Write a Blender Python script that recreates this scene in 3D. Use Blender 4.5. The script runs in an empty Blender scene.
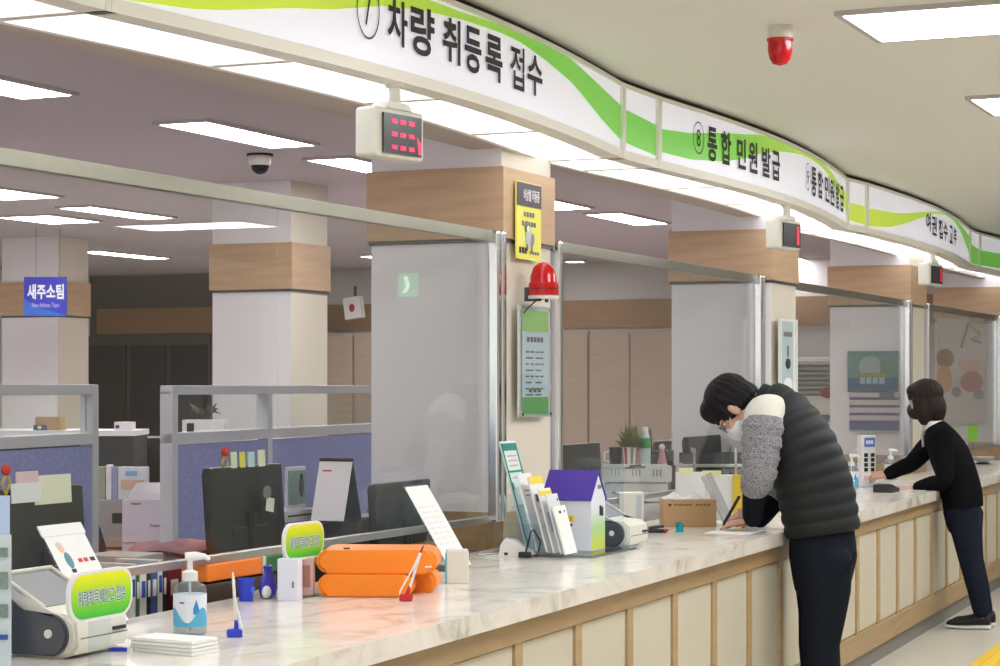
import bpy, bmesh, math, random
from mathutils import Vector, Matrix
random.seed(7)
S = bpy.context.scene
COL = S.collection
R = math.radians
PI = math.pi
# ------------------------------------------------------------------ camera model
H, FL, HY = 1.55, 2050.0, 385.0
CZ = 0.88            # counter top height
TG, TF = R(23.9), R(22.12)
UG = Vector((math.sin(TG), math.cos(TG), 0)); NG = Vector((math.cos(TG), -math.sin(TG), 0))
UF = Vector((math.sin(TF), math.cos(TF), 0)); NF = Vector((math.cos(TF), -math.sin(TF), 0))
G0 = Vector((0.0124, 8.5, 0)); F0 = Vector((-0.2925, 5.451, 0))
RG, RF = PI/2 - TG, PI/2 - TF       # local x = along the counter, local y = into the office
def onz(px, py, z):
    Y = (H - z) * FL / (py - HY)
    return Vector(((px - 500) / FL * Y, Y, z))
def _line(P0, u, px):
    k = (px - 500) / FL
    s = (k * P0.y - P0.x) / (u.x - k * u.y)
    return P0 + u * s
def gl(px, t=0, py=None):
    p = _line(G0 + NG * t, UG, px)
    if py is not None: p = Vector((p.x, p.y, H + (HY - py) / FL * p.y))
    return p
def fl(px, t=0): return _line(F0 + NF * t, UF, px)
def gpt(s, t, z=0): 
    p = G0 + UG * s + NG * t; p.z = z; return p
def fpt(s, t, z=0):
    p = F0 + UF * s + NF * t; p.z = z; return p
def zat(py, Y): return H + (HY - py) / FL * Y

# ------------------------------------------------------------------ materials
def lin(c):
    return tuple(((v/255)/12.92 if v/255 <= .04045 else ((v/255+.055)/1.055)**2.4) for v in c) + (1,)
MATS = {}
def mat(name, rgb, rough=.5, metal=0, emit=0, ecol=None, noise=0, nscale=20, bump=0, bscale=60, spec=.5, trans=0, alpha=1):
    if name in MATS: return MATS[name]
    m = bpy.data.materials.new(name); m.use_nodes = True
    nt = m.node_tree; b = nt.nodes['Principled BSDF']
    b.inputs['Base Color'].default_value = lin(rgb)
    b.inputs['Roughness'].default_value = rough
    b.inputs['Metallic'].default_value = metal
    b.inputs['Specular IOR Level'].default_value = spec
    if emit:
        b.inputs['Emission Color'].default_value = lin(ecol or rgb); b.inputs['Emission Strength'].default_value = emit
    if trans: b.inputs['Transmission Weight'].default_value = trans
    if alpha < 1: b.inputs['Alpha'].default_value = alpha
    if noise or bump:
        tc = nt.nodes.new('ShaderNodeTexCoord')
    if noise:
        n = nt.nodes.new('ShaderNodeTexNoise'); n.inputs['Scale'].default_value = nscale; n.inputs['Detail'].default_value = 5
        nt.links.new(tc.outputs['Object'], n.inputs['Vector'])
        mx = nt.nodes.new('ShaderNodeMixRGB'); mx.blend_type = 'MIX'
        c = lin(rgb)
        mx.inputs[1].default_value = tuple(v*(1-noise) for v in c[:3]) + (1,)
        mx.inputs[2].default_value = tuple(min(1, v*(1+noise)) for v in c[:3]) + (1,)
        nt.links.new(n.outputs['Fac'], mx.inputs[0]); nt.links.new(mx.outputs[0], b.inputs['Base Color'])
    if bump:
        n2 = nt.nodes.new('ShaderNodeTexNoise'); n2.inputs['Scale'].default_value = bscale; n2.inputs['Detail'].default_value = 4
        nt.links.new(tc.outputs['Object'], n2.inputs['Vector'])
        bp = nt.nodes.new('ShaderNodeBump'); bp.inputs['Strength'].default_value = bump; bp.inputs['Distance'].default_value = .01
        nt.links.new(n2.outputs['Fac'], bp.inputs['Height']); nt.links.new(bp.outputs[0], b.inputs['Normal'])
    MATS[name] = m
    return m
def wood(name, c1, c2, rough=.45, scale=(1, 1, 14), ns=3.0):
    m = bpy.data.materials.new(name); m.use_nodes = True; nt = m.node_tree; b = nt.nodes['Principled BSDF']
    tc = nt.nodes.new('ShaderNodeTexCoord'); mp = nt.nodes.new('ShaderNodeMapping'); mp.inputs['Scale'].default_value = scale
    n = nt.nodes.new('ShaderNodeTexNoise'); n.inputs['Scale'].default_value = ns; n.inputs['Detail'].default_value = 6; n.inputs['Distortion'].default_value = .4
    cr = nt.nodes.new('ShaderNodeValToRGB')
    cr.color_ramp.elements[0].position = .3; cr.color_ramp.elements[1].position = .7
    cr.color_ramp.elements[0].color = lin(c1); cr.color_ramp.elements[1].color = lin(c2)
    nt.links.new(tc.outputs['Object'], mp.inputs[0]); nt.links.new(mp.outputs[0], n.inputs['Vector'])
    nt.links.new(n.outputs['Fac'], cr.inputs[0]); nt.links.new(cr.outputs[0], b.inputs['Base Color'])
    b.inputs['Roughness'].default_value = rough
    MATS[name] = m; return m
def marble(name):
    m = bpy.data.materials.new(name); m.use_nodes = True; nt = m.node_tree; b = nt.nodes['Principled BSDF']
    tc = nt.nodes.new('ShaderNodeTexCoord')
    mp = nt.nodes.new('ShaderNodeMapping'); mp.inputs['Scale'].default_value = (1.0, 1.6, 1.6); mp.inputs['Rotation'].default_value = (0, 0, .9)
    n = nt.nodes.new('ShaderNodeTexNoise'); n.inputs['Scale'].default_value = 3.0; n.inputs['Detail'].default_value = 8; n.inputs['Roughness'].default_value = .6; n.inputs['Distortion'].default_value = 1.6
    cr = nt.nodes.new('ShaderNodeValToRGB'); e = cr.color_ramp.elements
    e[0].position = .28; e[0].color = lin((176, 172, 156)); e[1].position = .6; e[1].color = lin((234, 229, 220))
    x = e.new(.37); x.color = lin((208, 203, 190)); x = e.new(.46); x.color = lin((226, 220, 209))
    nt.links.new(tc.outputs['Object'], mp.inputs[0]); nt.links.new(mp.outputs[0], n.inputs['Vector'])
    nt.links.new(n.outputs['Fac'], cr.inputs[0]); nt.links.new(cr.outputs[0], b.inputs['Base Color'])
    b.inputs['Roughness'].default_value = .16
    MATS[name] = m; return m
def glassmat(name, tint=(250, 252, 250), ior=1.45, veil=0, rough=0):
    m = bpy.data.materials.new(name); m.use_nodes = True; nt = m.node_tree
    nt.nodes.remove(nt.nodes['Principled BSDF'])
    out = nt.nodes['Material Output']
    t = nt.nodes.new('ShaderNodeBsdfTransparent'); t.inputs[0].default_value = lin(tint)
    g = nt.nodes.new('ShaderNodeBsdfGlossy'); g.inputs['Roughness'].default_value = rough
    lw = nt.nodes.new('ShaderNodeLayerWeight'); lw.inputs[0].default_value = .5
    pw = nt.nodes.new('ShaderNodeMath'); pw.operation = 'POWER'; pw.inputs[1].default_value = 5
    f = nt.nodes.new('ShaderNodeMath'); f.operation = 'MULTIPLY_ADD'; f0 = ((ior-1)/(ior+1))**2
    f.inputs[1].default_value = 1-f0; f.inputs[2].default_value = f0
    nt.links.new(lw.outputs['Facing'], pw.inputs[0]); nt.links.new(pw.outputs[0], f.inputs[0])
    mx = nt.nodes.new('ShaderNodeMixShader')
    nt.links.new(f.outputs[0], mx.inputs[0]); nt.links.new(t.outputs[0], mx.inputs[1]); nt.links.new(g.outputs[0], mx.inputs[2])
    last = mx
    if veil:
        d = nt.nodes.new('ShaderNodeBsdfDiffuse'); d.inputs[0].default_value = lin((235, 232, 228))
        m2 = nt.nodes.new('ShaderNodeMixShader'); m2.inputs[0].default_value = veil
        nt.links.new(mx.outputs[0], m2.inputs[1]); nt.links.new(d.outputs[0], m2.inputs[2]); last = m2
    nt.links.new(last.outputs[0], out.inputs[0])
    MATS[name] = m; return m
def fabric(name, c1, c2, sc=(40, 40, 160), rough=.9):
    m = bpy.data.materials.new(name); m.use_nodes = True; nt = m.node_tree; b = nt.nodes['Principled BSDF']
    tc = nt.nodes.new('ShaderNodeTexCoord'); mp = nt.nodes.new('ShaderNodeMapping'); mp.inputs['Scale'].default_value = sc
    n = nt.nodes.new('ShaderNodeTexNoise'); n.inputs['Scale'].default_value = 1.0; n.inputs['Detail'].default_value = 3
    cr = nt.nodes.new('ShaderNodeValToRGB'); cr.color_ramp.elements[0].position = .4; cr.color_ramp.elements[1].position = .6
    cr.color_ramp.elements[0].color = lin(c1); cr.color_ramp.elements[1].color = lin(c2)
    nt.links.new(tc.outputs['Object'], mp.inputs[0]); nt.links.new(mp.outputs[0], n.inputs['Vector'])
    nt.links.new(n.outputs['Fac'], cr.inputs[0]); nt.links.new(cr.outputs[0], b.inputs['Base Color'])
    b.inputs['Roughness'].default_value = rough; b.inputs['Specular IOR Level'].default_value = .15
    MATS[name] = m; return m
def attrmat(name, rough=.4, emit=0):
    m = bpy.data.materials.new(name); m.use_nodes = True; nt = m.node_tree; b = nt.nodes['Principled BSDF']
    a = nt.nodes.new('ShaderNodeVertexColor'); a.layer_name = 'Col'
    nt.links.new(a.outputs[0], b.inputs['Base Color']); b.inputs['Roughness'].default_value = rough
    if emit:
        nt.links.new(a.outputs[0], b.inputs['Emission Color']); b.inputs['Emission Strength'].default_value = emit
    MATS[name] = m; return m

# ------------------------------------------------------------------ mesh builder
class MB:
    def __init__(s): s.bm = bmesh.new(); s.mi = 0; s.col = None
    def _tag(s, faces):
        for f in faces: f.material_index = s.mi
    def box(s, c, d, rot=None, bev=0, seg=2):
        M = Matrix.Translation(Vector(c))
        if rot is not None: M = M @ rot
        M = M @ Matrix.Diagonal((d[0], d[1], d[2], 1))
        r = bmesh.ops.create_cube(s.bm, size=1, matrix=M)
        vs = r['verts']; fs = list({f for v in vs for f in v.link_faces}); s._tag(fs)
        if bev:
            es = list({e for v in vs for e in v.link_edges})
            rb = bmesh.ops.bevel(s.bm, geom=es, offset=bev, segments=seg, affect='EDGES', profile=.5)
            s._tag(rb['faces'])
        return s
    def cyl(s, p0, p1, r0, r1=None, seg=16, caps=True):
        r1 = r0 if r1 is None else r1
        p0, p1 = Vector(p0), Vector(p1); d = p1 - p0
        M = Matrix.Translation((p0+p1)/2) @ d.to_track_quat('Z', 'Y').to_matrix().to_4x4()
        r = bmesh.ops.create_cone(s.bm, cap_ends=caps, segments=seg, radius1=max(r0, 1e-5), radius2=max(r1, 1e-5), depth=d.length, matrix=M)
        s._tag({f for v in r['verts'] for f in v.link_faces}); return s
    def ball(s, c, rad, rot=None, u=20, v=12):
        if not hasattr(rad, '__len__'): rad = (rad,)*3
        M = Matrix.Translation(Vector(c))
        if rot is not None: M = M @ rot
        M = M @ Matrix.Diagonal((rad[0], rad[1], rad[2], 1))
        r = bmesh.ops.create_uvsphere(s.bm, u_segments=u, v_segments=v, radius=1, matrix=M)
        s._tag({f for q in r['verts'] for f in q.link_faces}); return s
    def rings(s, rings, caps=True, closed=True):
        vr = [[s.bm.verts.new(Vector(p)) for p in r] for r in rings]
        n = len(vr[0]); fs = []
        for a, b in zip(vr[:-1], vr[1:]):
            for i in range(n if closed else n-1):
                j = (i+1) % n
                fs.append(s.bm.faces.new((a[i], a[j], b[j], b[i])))
        if caps:
            fs.append(s.bm.faces.new(vr[0][::-1])); fs.append(s.bm.faces.new(vr[-1]))
        s._tag(fs); return s
    def lathe(s, prof, c=(0, 0, 0), seg=24, sx=1, sy=1, rot=None):
        c = Vector(c); rg = []
        for r, z in prof:
            ring = []
            for i in range(seg):
                a = 2*PI*i/seg; p = Vector((max(r, 1e-4)*math.cos(a)*sx, max(r, 1e-4)*math.sin(a)*sy, z))
                if rot is not None: p = rot @ p
                ring.append(c + p)
            rg.append(ring)
        return s.rings(rg)
    def tube(s, pts, r, seg=8, lat=None, caps=True):
        pts = [Vector(p) for p in pts]; rg = []
        rr = r if hasattr(r, '__len__') else [r]*len(pts)
        L = lat
        for i, p in enumerate(pts):
            t = (pts[min(i+1, len(pts)-1)] - pts[max(i-1, 0)]).normalized()
            if lat is not None: a = (Vector(lat) - t*t.dot(Vector(lat))).normalized()
            else:
                if L is None: L = t.orthogonal()
                a = (L - t*t.dot(L)).normalized(); L = a
            b = t.cross(a); q = rr[i]; q = q if hasattr(q, '__len__') else (q, q)
            rg.append([p + a*math.cos(2*PI*k/seg)*q[0] + b*math.sin(2*PI*k/seg)*q[1] for k in range(seg)])
        return s.rings(rg, caps=caps)
    def prism(s, poly, f0, f1):
        """poly: list of 2-D points; f0,f1 map (a,b)->Vector for the two faces"""
        v0 = [s.bm.verts.new(f0(a, b)) for a, b in poly]; v1 = [s.bm.verts.new(f1(a, b)) for a, b in poly]
        n = len(poly); fs = [s.bm.faces.new(v0[::-1]), s.bm.faces.new(v1)]
        for i in range(n):
            j = (i+1) % n; fs.append(s.bm.faces.new((v0[i], v0[j], v1[j], v1[i])))
        s._tag(fs); return s
    def quad(s, *p):
        s._tag([s.bm.faces.new([s.bm.verts.new(Vector(q)) for q in p])]); return s
    def mesh_from(s, me, f):
        off = [s.bm.verts.new(f(v.co)) for v in me.vertices]
        fs = []
        for p in me.polygons:
            try: fs.append(s.bm.faces.new([off[i] for i in p.vertices]))
            except ValueError: pass
        s._tag(fs); return s
    def done(s, name, mats, parent=None, smooth=True, loc=None, rz=0, angle=40, kind=None, normals=True):
        me = bpy.data.meshes.new(name)
        if normals: bmesh.ops.recalc_face_normals(s.bm, faces=s.bm.faces[:])
        s.bm.to_mesh(me); s.bm.free()
        for m in (mats if isinstance(mats, (list, tuple)) else [mats]): me.materials.append(m)
        if smooth:
            me.shade_smooth(); me.set_sharp_from_angle(angle=R(angle))
        o = bpy.data.objects.new(name, me); COL.objects.link(o)
        if parent is not None: o.parent = parent
        if loc is not None: o.location = loc
        if rz: o.rotation_euler = (0, 0, rz)
        if kind: o['kind'] = kind
        if smooth:
            wn = o.modifiers.new('weighted', 'WEIGHTED_NORMAL'); wn.keep_sharp = True; wn.weight = 80
        return o
def tag(o, label, cat, group=None):
    o['label'] = label; o['category'] = cat
    if group: o['group'] = group
    return o
def thing(name, label, cat, loc=(0, 0, 0), rz=0, group=None):
    o = bpy.data.objects.new(name, None); COL.objects.link(o)
    o.location = loc; o.rotation_euler = (0, 0, rz); o.empty_display_size = .05
    return tag(o, label, cat, group)
def dup(root, loc, rz, label, group=None):
    r = root.copy(); COL.objects.link(r); r.location = loc; r.rotation_euler = (0, 0, rz); r['label'] = label
    if group: r['group'] = group
    for ch in list(root.children):
        c = ch.copy(); COL.objects.link(c); c.parent = r
        for g in list(ch.children):
            d = g.copy(); COL.objects.link(d); d.parent = c
    return r
_T = {}
def textmesh(body, bold=.012):
    k = (body, bold)
    if k not in _T:
        c = bpy.data.curves.new('txt', 'FONT'); c.body = body; c.offset = bold; c.resolution_u = 3
        o = bpy.data.objects.new('txt', c); COL.objects.link(o)
        bpy.context.view_layer.update()
        me = bpy.data.meshes.new_from_object(o.evaluated_get(bpy.context.evaluated_depsgraph_get()))
        bpy.data.objects.remove(o); bpy.data.curves.remove(c)
        xs = [v.co.x for v in me.vertices]; ys = [v.co.y for v in me.vertices]
        _T[k] = (me, min(xs), max(xs), min(ys), max(ys))
    return _T[k]
def add_text(mb, body, w, h, f, bold=.012):
    """fit text in w x h; f maps (a,b) with a in 0..w, b in 0..h to a Vector"""
    me, x0, x1, y0, y1 = textmesh(body, bold)
    return mb.mesh_from(me, lambda c: f((c.x-x0)/(x1-x0)*w, (c.y-y0)/(y1-y0)*h))
def rrect(w, h, r, n=6):
    p = []
    for cx, cy, a0 in ((w/2-r, h/2-r, 0), (-w/2+r, h/2-r, 90), (-w/2+r, -h/2+r, 180), (w/2-r, -h/2+r, 270)):
        for i in range(n+1):
            a = R(a0 + 90*i/n); p.append((cx+r*math.cos(a), cy+r*math.sin(a)))
    return p
V = Vector
RX = lambda a: Matrix.Rotation(a, 4, 'X')
RY = lambda a: Matrix.Rotation(a, 4, 'Y')
RZ = lambda a: Matrix.Rotation(a, 4, 'Z')

M_WHITE = mat('white_plastic', (228, 228, 226), .35)
M_OFFW = mat('ivory_plastic', (222, 220, 208), .4)
M_PAPER = mat('paper_white', (232, 232, 230), .8, noise=.03)
M_INK = mat('black_ink', (38, 34, 34), .6)
M_GREYINK = mat('grey_ink', (120, 118, 118), .7)
M_REDINK = mat('red_ink', (208, 70, 66), .7)
M_BLUEINK = mat('blue_ink', (54, 84, 170), .6)
M_BLACK = mat('black_plastic', (40, 41, 44), .35)
M_DARK = mat('dark_grey_plastic', (72, 76, 84), .3)
M_CHROME = mat('chrome', (225, 228, 232), .14, metal=1)
M_ALU = mat('brushed_aluminium', (190, 190, 186), .32, metal=1, noise=.05, nscale=80)
M_CHAMP = mat('champagne_metal', (150, 148, 134), .3, metal=.9, noise=.05, nscale=50)
M_RAILW = mat('sign_frame_enamel', (240, 238, 228), .35)
M_GLASS = glassmat('clear_glass')
M_ACRYL = glassmat('clear_acrylic', (246, 250, 252), 1.4)
M_MARBLE = marble('pale_marble')
M_OAK = wood('oak_veneer', (172, 146, 106), (186, 160, 120), .45, (1, 1, 12))
M_OAKH = wood('oak_rail', (162, 136, 96), (178, 152, 112), .4, (1, 8, 10))
M_BAND = wood('beech_band', (186, 154, 122), (200, 168, 134), .5, (1, 1, 10))
M_PANEL = mat('ivory_panel', (204, 199, 180), .4, noise=.03, nscale=4)
M_PILLAR = mat('pillar_paint', (220, 212, 196), .6, noise=.02, nscale=6)
M_PILLARW = mat('pillar_white_paint', (234, 231, 234), .6, noise=.02, nscale=6)
M_RED = mat('red_lens', (190, 14, 22), .15, emit=.03)
M_LAMP = mat('lamp_diffuser', (255, 255, 255), .5, emit=15, ecol=(255, 255, 255))
M_SOFF = mat('soffit_diffuser', (255, 255, 255), .5, emit=2.5, ecol=(240, 246, 255))
M_ORANGE = mat('orange_vinyl', (250, 136, 18), .38, noise=.06, nscale=8)
M_BLUE = mat('blue_plastic', (40, 62, 196), .35)
M_PURPLE = mat('purple_card', (70, 44, 150), .5)
M_TEAL = mat('teal_card', (0, 128, 118), .6)
M_YELLOW = mat('yellow_card', (236, 212, 60), .6)
M_CARD = mat('brown_cardboard', (184, 150, 108), .8, noise=.05, nscale=12)
M_LED = mat('red_led', (255, 40, 80), .5, emit=3.2, ecol=(255, 30, 70))
M_SCREEN = mat('display_black', (42, 46, 48), .25)
# ================================================================== SETTING
ZPC, ZBC, ZSO = 2.885, 2.85, 2.53      # public ceiling, office ceiling, sign soffit
def struct(mb, name, mats, **k): return mb.done(name, mats, kind='structure', **k)
def floor_mat():
    m = mat('terrazzo_floor', (200, 194, 180), .3, noise=.06, nscale=5); return m
m_floor_in = mat('office_floor', (196, 188, 184), .5, noise=.05, nscale=6)
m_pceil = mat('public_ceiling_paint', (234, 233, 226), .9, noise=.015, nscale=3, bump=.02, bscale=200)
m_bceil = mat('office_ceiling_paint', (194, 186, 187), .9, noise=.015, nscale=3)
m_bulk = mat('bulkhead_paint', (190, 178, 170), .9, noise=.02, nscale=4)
m_wall = mat('office_wall_paint', (206, 202, 200), .85, noise=.02, nscale=2)
m_wallp = mat('public_wall_paint', (214, 208, 196), .85, noise=.02, nscale=2)
mb = MB(); a, b, c, d = fpt(-14, .0), fpt(22, .0), fpt(22, 9), fpt(-14, 9)
def slab(mb, pts, z0, z1):
    v0 = [mb.bm.verts.new((p.x, p.y, z0)) for p in pts]; v1 = [mb.bm.verts.new((p.x, p.y, z1)) for p in pts]
    n = len(pts); fs = [mb.bm.faces.new(v0[::-1]), mb.bm.faces.new(v1)]
    for i in range(n): fs.append(mb.bm.faces.new((v0[i], v0[(i+1) % n], v1[(i+1) % n], v1[i])))
    mb._tag(fs); return mb
struct(slab(MB(), [fpt(-14, -.06), fpt(22, -.06), fpt(22, 9), fpt(-14, 9)], -.12, 0), 'floor', floor_mat(), smooth=False)
struct(slab(MB(), [gpt(-18, -11), gpt(12.75, -11), gpt(12.75, .8), gpt(-18, .8)], -.14, -.02), 'floor_office', m_floor_in, smooth=False)
# sign curve ---------------------------------------------------------
TS = R(22.5); S0 = Vector((-1.033, 5.388, 0)); US = Vector((math.sin(TS), math.cos(TS), 0)); NS = Vector((math.cos(TS), -math.sin(TS), 0))
SEG = [(-4.4, -.02, -.45, -.03, .12), (-.45, -.03, 0, 0, 0), (0, 0, 3.82, .104, .146), (3.82, .104, 4.27, .12, 0), (4.27, .12, 8.2, .084, .122),
       (8.2, .084, 8.57, .13, 0), (8.57, .13, 12.77, .078, .102), (12.77, .078, 13.27, .077, 0), (13.27, .077, 17.3, .10, .11)]
def ts(s):
    for s0, t0, s1, t1, am in SEG:
        if s <= s1 or s1 > 17:
            x = min(max((s-s0)/(s1-s0), 0), 1); return t0 + (t1-t0)*x + am*math.sin(PI*x)
def spt(s, dt=0, z=0):
    e = .02; d = (ts(s+e)-ts(s-e))/(2*e) if dt else 0
    p = S0 + US*s + NS*(ts(s)+dt); p.z = z; return p
def s_of_px(px):
    lo, hi = -3, 17
    for _ in range(50):
        m_ = (lo+hi)/2; p = spt(m_)
        if 500 + FL*p.x/p.y < px: lo = m_
        else: hi = m_
    return lo
# ceilings
fr = [spt(-4.4 + i*.2, -.02) for i in range(int(21.7/.2)+1)]
mb = MB()
fr2 = [spt(-8.5, -.02)] + fr + [fr[-1] + US*4]
def strip(mb, A_, B_, z0, z1):
    return mb.rings([[(a.x, a.y, z0), (b.x, b.y, z0), (b.x, b.y, z1), (a.x, a.y, z1)] for a, b in zip(A_, B_)])
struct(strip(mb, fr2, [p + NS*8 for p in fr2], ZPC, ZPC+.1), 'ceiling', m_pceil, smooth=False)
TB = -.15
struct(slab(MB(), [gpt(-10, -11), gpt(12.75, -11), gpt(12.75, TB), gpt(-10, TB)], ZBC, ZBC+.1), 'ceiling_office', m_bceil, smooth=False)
# bulkhead underside between the light boxes and the office ceiling
bk = [spt(-4.4 + i*.2, -.37) for i in range(int(21.7/.2)+1)]
e0 = G0 + UG*((bk[-1]-G0).dot(UG)) + NG*TB; e1 = G0 + UG*((bk[0]-G0).dot(UG)) + NG*TB
def toTB(p): return p + NG*(TB - (p-G0).dot(NG)) 
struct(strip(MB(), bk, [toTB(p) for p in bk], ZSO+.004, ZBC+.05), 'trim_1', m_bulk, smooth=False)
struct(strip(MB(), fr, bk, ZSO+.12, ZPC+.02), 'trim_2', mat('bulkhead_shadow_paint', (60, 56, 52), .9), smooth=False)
# walls
SE = 12.7
mb = MB(); mb.prism([(-11, -.02), (-9.3+.1, -.02), (-9.2, 3), (-11, 3)], lambda t, z: gpt(SE, t, z), lambda t, z: gpt(SE+.15, t, z))
def wallbox(name, s0, t0, s1, t1, z0, z1, th, m, parent=None, into=None):
    """slab between two counter-frame points, thickness th to the far/inner side"""
    p, q = gpt(s0, t0), gpt(s1, t1); dr = (q-p).normalized(); nn = Vector((-dr.y, dr.x, 0))*th
    o = slab(MB(), [p, q, q+nn, p+nn], z0, z1).done(name, m, smooth=False)
    if parent is None: o['kind'] = 'structure'
    else: o.parent = parent
    return o
mb.bm.free()
w_end = wallbox('wall_end', SE, -11, SE, 9.5, -.02, 3, .15, m_wall)
wallbox('wall_left', SE, -11, -18, -11, -.02, 3, -.15, m_wall)
wallbox('wall_right', -14, 8.6, SE+6, 8.6, -.02, 3, -.15, m_wallp)
# far end wall dressings: wood band, tall cupboards, door
mb = MB(); p = slab(mb, [gpt(SE-.03, -10.9), gpt(SE-.03, .5), gpt(SE, .5), gpt(SE, -10.9)], 2.16, 2.458)
struct(mb, 'trim_3', wood('band_dark', (150, 118, 86), (164, 132, 98), .5, (1, 1, 10)), smooth=False)
# ------------------------------------------------------------------ pillars with wood band
def pillar(n, corner, w=.632, L=.553, extra=True):
    """corner = public/near corner on the ground; w goes inward (-n), L along the counter"""
    lx = Matrix.Rotation(RG, 4, 'Z')
    mb = MB(); mb.mi = 0
    i = .012
    mb.box((L/2, w/2, 1.49), (L-2*i, w-2*i, 2.98))
    bmesh.ops.recalc_face_normals(mb.bm, faces=mb.bm.faces[:])
    for f in mb.bm.faces:                     # public face cream, the others white
        f.material_index = 0 if f.normal.y < -.5 else 1
    o = mb.done('pillar' , [M_PILLAR, M_PILLARW], smooth=False, loc=(corner.x, corner.y, 0), rz=RG, kind='structure', normals=False)
    mb = MB(); mb.box((L/2, w/2, 2.309), (L+.01, w+.01, .298), bev=.004)
    mb.done('wood_band', M_BAND, o)
    mb = MB(); mb.box((L/2, w/2, 2.152), (L-.006, w-.006, .014)); mb.done('shadow_gap', M_DARK, o)
    mb = MB(); mb.box((L/2, w/2, .94), (L+.006, w+.006, .16)); mb.done('baseboard', M_OAKH, o)
    return o
PC = [Vector((.0124, 8.5, 0)), Vector((1.58, 11.9, 0)), Vector((3.09, 15.44, 0)), Vector((4.63, 18.9, 0))]
for p in PC: pillar(0, p)
PB = Vector((-1.32, 13.0, 0)); PA = Vector((-3.86, 17.9, 0))
pillar(0, PB, .606, .50); pillar(0, PA, .62, .48)

# ------------------------------------------------------------------ counter
ct = thing('service_counter', 'long oak and ivory panelled service counter carrying the marble worktop', 'counter', (F0.x, F0.y, 0), RF)
SA, SB = -4.6, 12.9
def L3(x0, x1, y0, y1, z0, z1, bev=0):
    return ((x0+x1)/2, (y0+y1)/2, (z0+z1)/2), (x1-x0, y1-y0, z1-z0), None, bev
def bx(mb, *a): return mb.box(*L3(*a))
bx(MB(), SA, SB, .05, .60, .0, .82).done('carcass', M_PANEL, ct, smooth=False)
bx(MB(), SA, SB, .03, .06, .745, .82).done('top_rail', M_OAKH, ct)
bx(MB(), SA, SB, .025, .06, .095, .215, .004).done('plinth', M_OAKH, ct)
bx(MB(), SA, SB, .045, .07, .0, .095).done('kickplate', mat('grey_kickplate', (126, 124, 116), .5, noise=.06, nscale=8), ct)
sm = [1.02 + .5485*i for i in range(-10, 22)]
for i, s in enumerate(sm):
    if s > SB-.1: break
    bx(MB(), s-.032, s+.032, .034, .055, .215, .745).done('stile', M_OAK, ct)
    s2 = min(s+.5485, SB)
    bx(MB(), s+.036, s2-.036, .042, .056, .222, .739, .003).done('panel', M_PANEL, ct)
# worktop follows glass line on its inner side
def g_in(s):
    k = gpt(0, .012) - F0; u = UG
    # where the inner normal at s meets the glass line
    q = F0 + UF*s; d = gpt(0, .012) - q; det = NF.x*(-u.y) + u.x*NF.y
    t = (d.x*(-u.y) + u.x*d.y)/det
    return max(-.88, t)
mb = MB()
pr = [F0 + UF*SA + NF*.0]
outer = [fpt(SA + i*.5, 0) for i in range(36)]; inner = [fpt(SA + i*.5, g_in(SA + i*.5)) for i in range(36)]
slab(mb, outer + inner[::-1], CZ-.06, CZ)
es = [e for e in mb.bm.edges if all(abs(v.co.z-CZ) < 1e-4 for v in e.verts)]
bmesh.ops.bevel(mb.bm, geom=es, offset=.006, segments=2, affect='EDGES')
wt = mb.done('worktop', M_MARBLE)
tag(wt, 'long polished pale marble worktop running along the service counter', 'worktop')
# staff desks behind, one per bay
M_DESK = wood('desk_brown', (122, 92, 74), (138, 104, 84), .5, (1, 8, 8))
def desk(s0, s1, lb):
    r = thing('staff_desk', lb, 'desk', gpt(s0, -.10), RG, 'staff desks behind the counter')
    L = s1-s0
    MB().box((L/2, .42, .715), (L, .78, .03), bev=.004).done('desk_top', M_DESK, r)
    for x in (.02, L/2, L-.02): MB().box((x, .42, .34), (.03, .7, .72)).done('support', M_DARK, r, smooth=False)
desk(-4.8, -.04, 'brown staff desk holding the black monitors behind the first glass partition')
desk(.6, 3.66, 'brown staff desk holding the white drawers and plant pot')
desk(4.36, 7.5, 'brown staff desk behind the glass facing the woman')
desk(8.2, 11.3, 'brown staff desk behind the glass beyond the woman')

# ------------------------------------------------------------------ glass partitions
def partition(s0, s1, label, seams, near_post=False, far=(.0,)):
    r = thing('glass_partition', label, 'glass partition', gpt(s0, 0, CZ), RG, 'glass partitions between the pillars')
    Lg = s1 - s0; z0, z1 = 1.0-CZ, 2.17-CZ
    xs = [0] + list(seams) + [Lg]
    for a, b in zip(xs[:-1], xs[1:]):
        MB().box(((a+b)/2, .02, (z0+z1)/2), (b-a-.006, .008, z1-z0-.02)).done('pane', M_GLASS, r, smooth=False)
    MB().box((Lg/2, .02, z1-.008), (Lg, .032, .048), bev=.003).done('top_rail', M_CHAMP, r)
    MB().box((Lg/2, .02, z0), (Lg, .03, .026), bev=.003).done('bottom_rail', M_ALU, r)
    for x in ([.03] if near_post else []) + [Lg-.075, Lg-.02]:
        MB().box((x, .0, (z0+z1)/2), (.04, .05, z1-z0+.03), bev=.012, seg=3).done('post', M_CHROME, r)
    return r
def sof(P): d = P - G0; return d.dot(UG)
s_p = [sof(p) for p in PC]
pxs = lambda px: (gl(px) - G0).dot(UG)
s_start = -5.2
partition(s_start, s_p[0]-.01, 'wide glass partition in front of the blue cubicles, ending at the siren pillar', [pxs(283)-s_start])
a = s_p[0]+.56; partition(a, s_p[1]-.01, 'glass partition behind the man in the quilted vest', [pxs(676)-a], True)
a = s_p[1]+.56; partition(a, s_p[2]-.01, 'glass partition facing the woman, in front of the teal poster', [pxs(852)-a], True)
a = s_p[2]+.56; partition(a, s_p[3]-.01, 'glass partition behind the woman, in front of the colourful picture', [], True)

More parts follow.
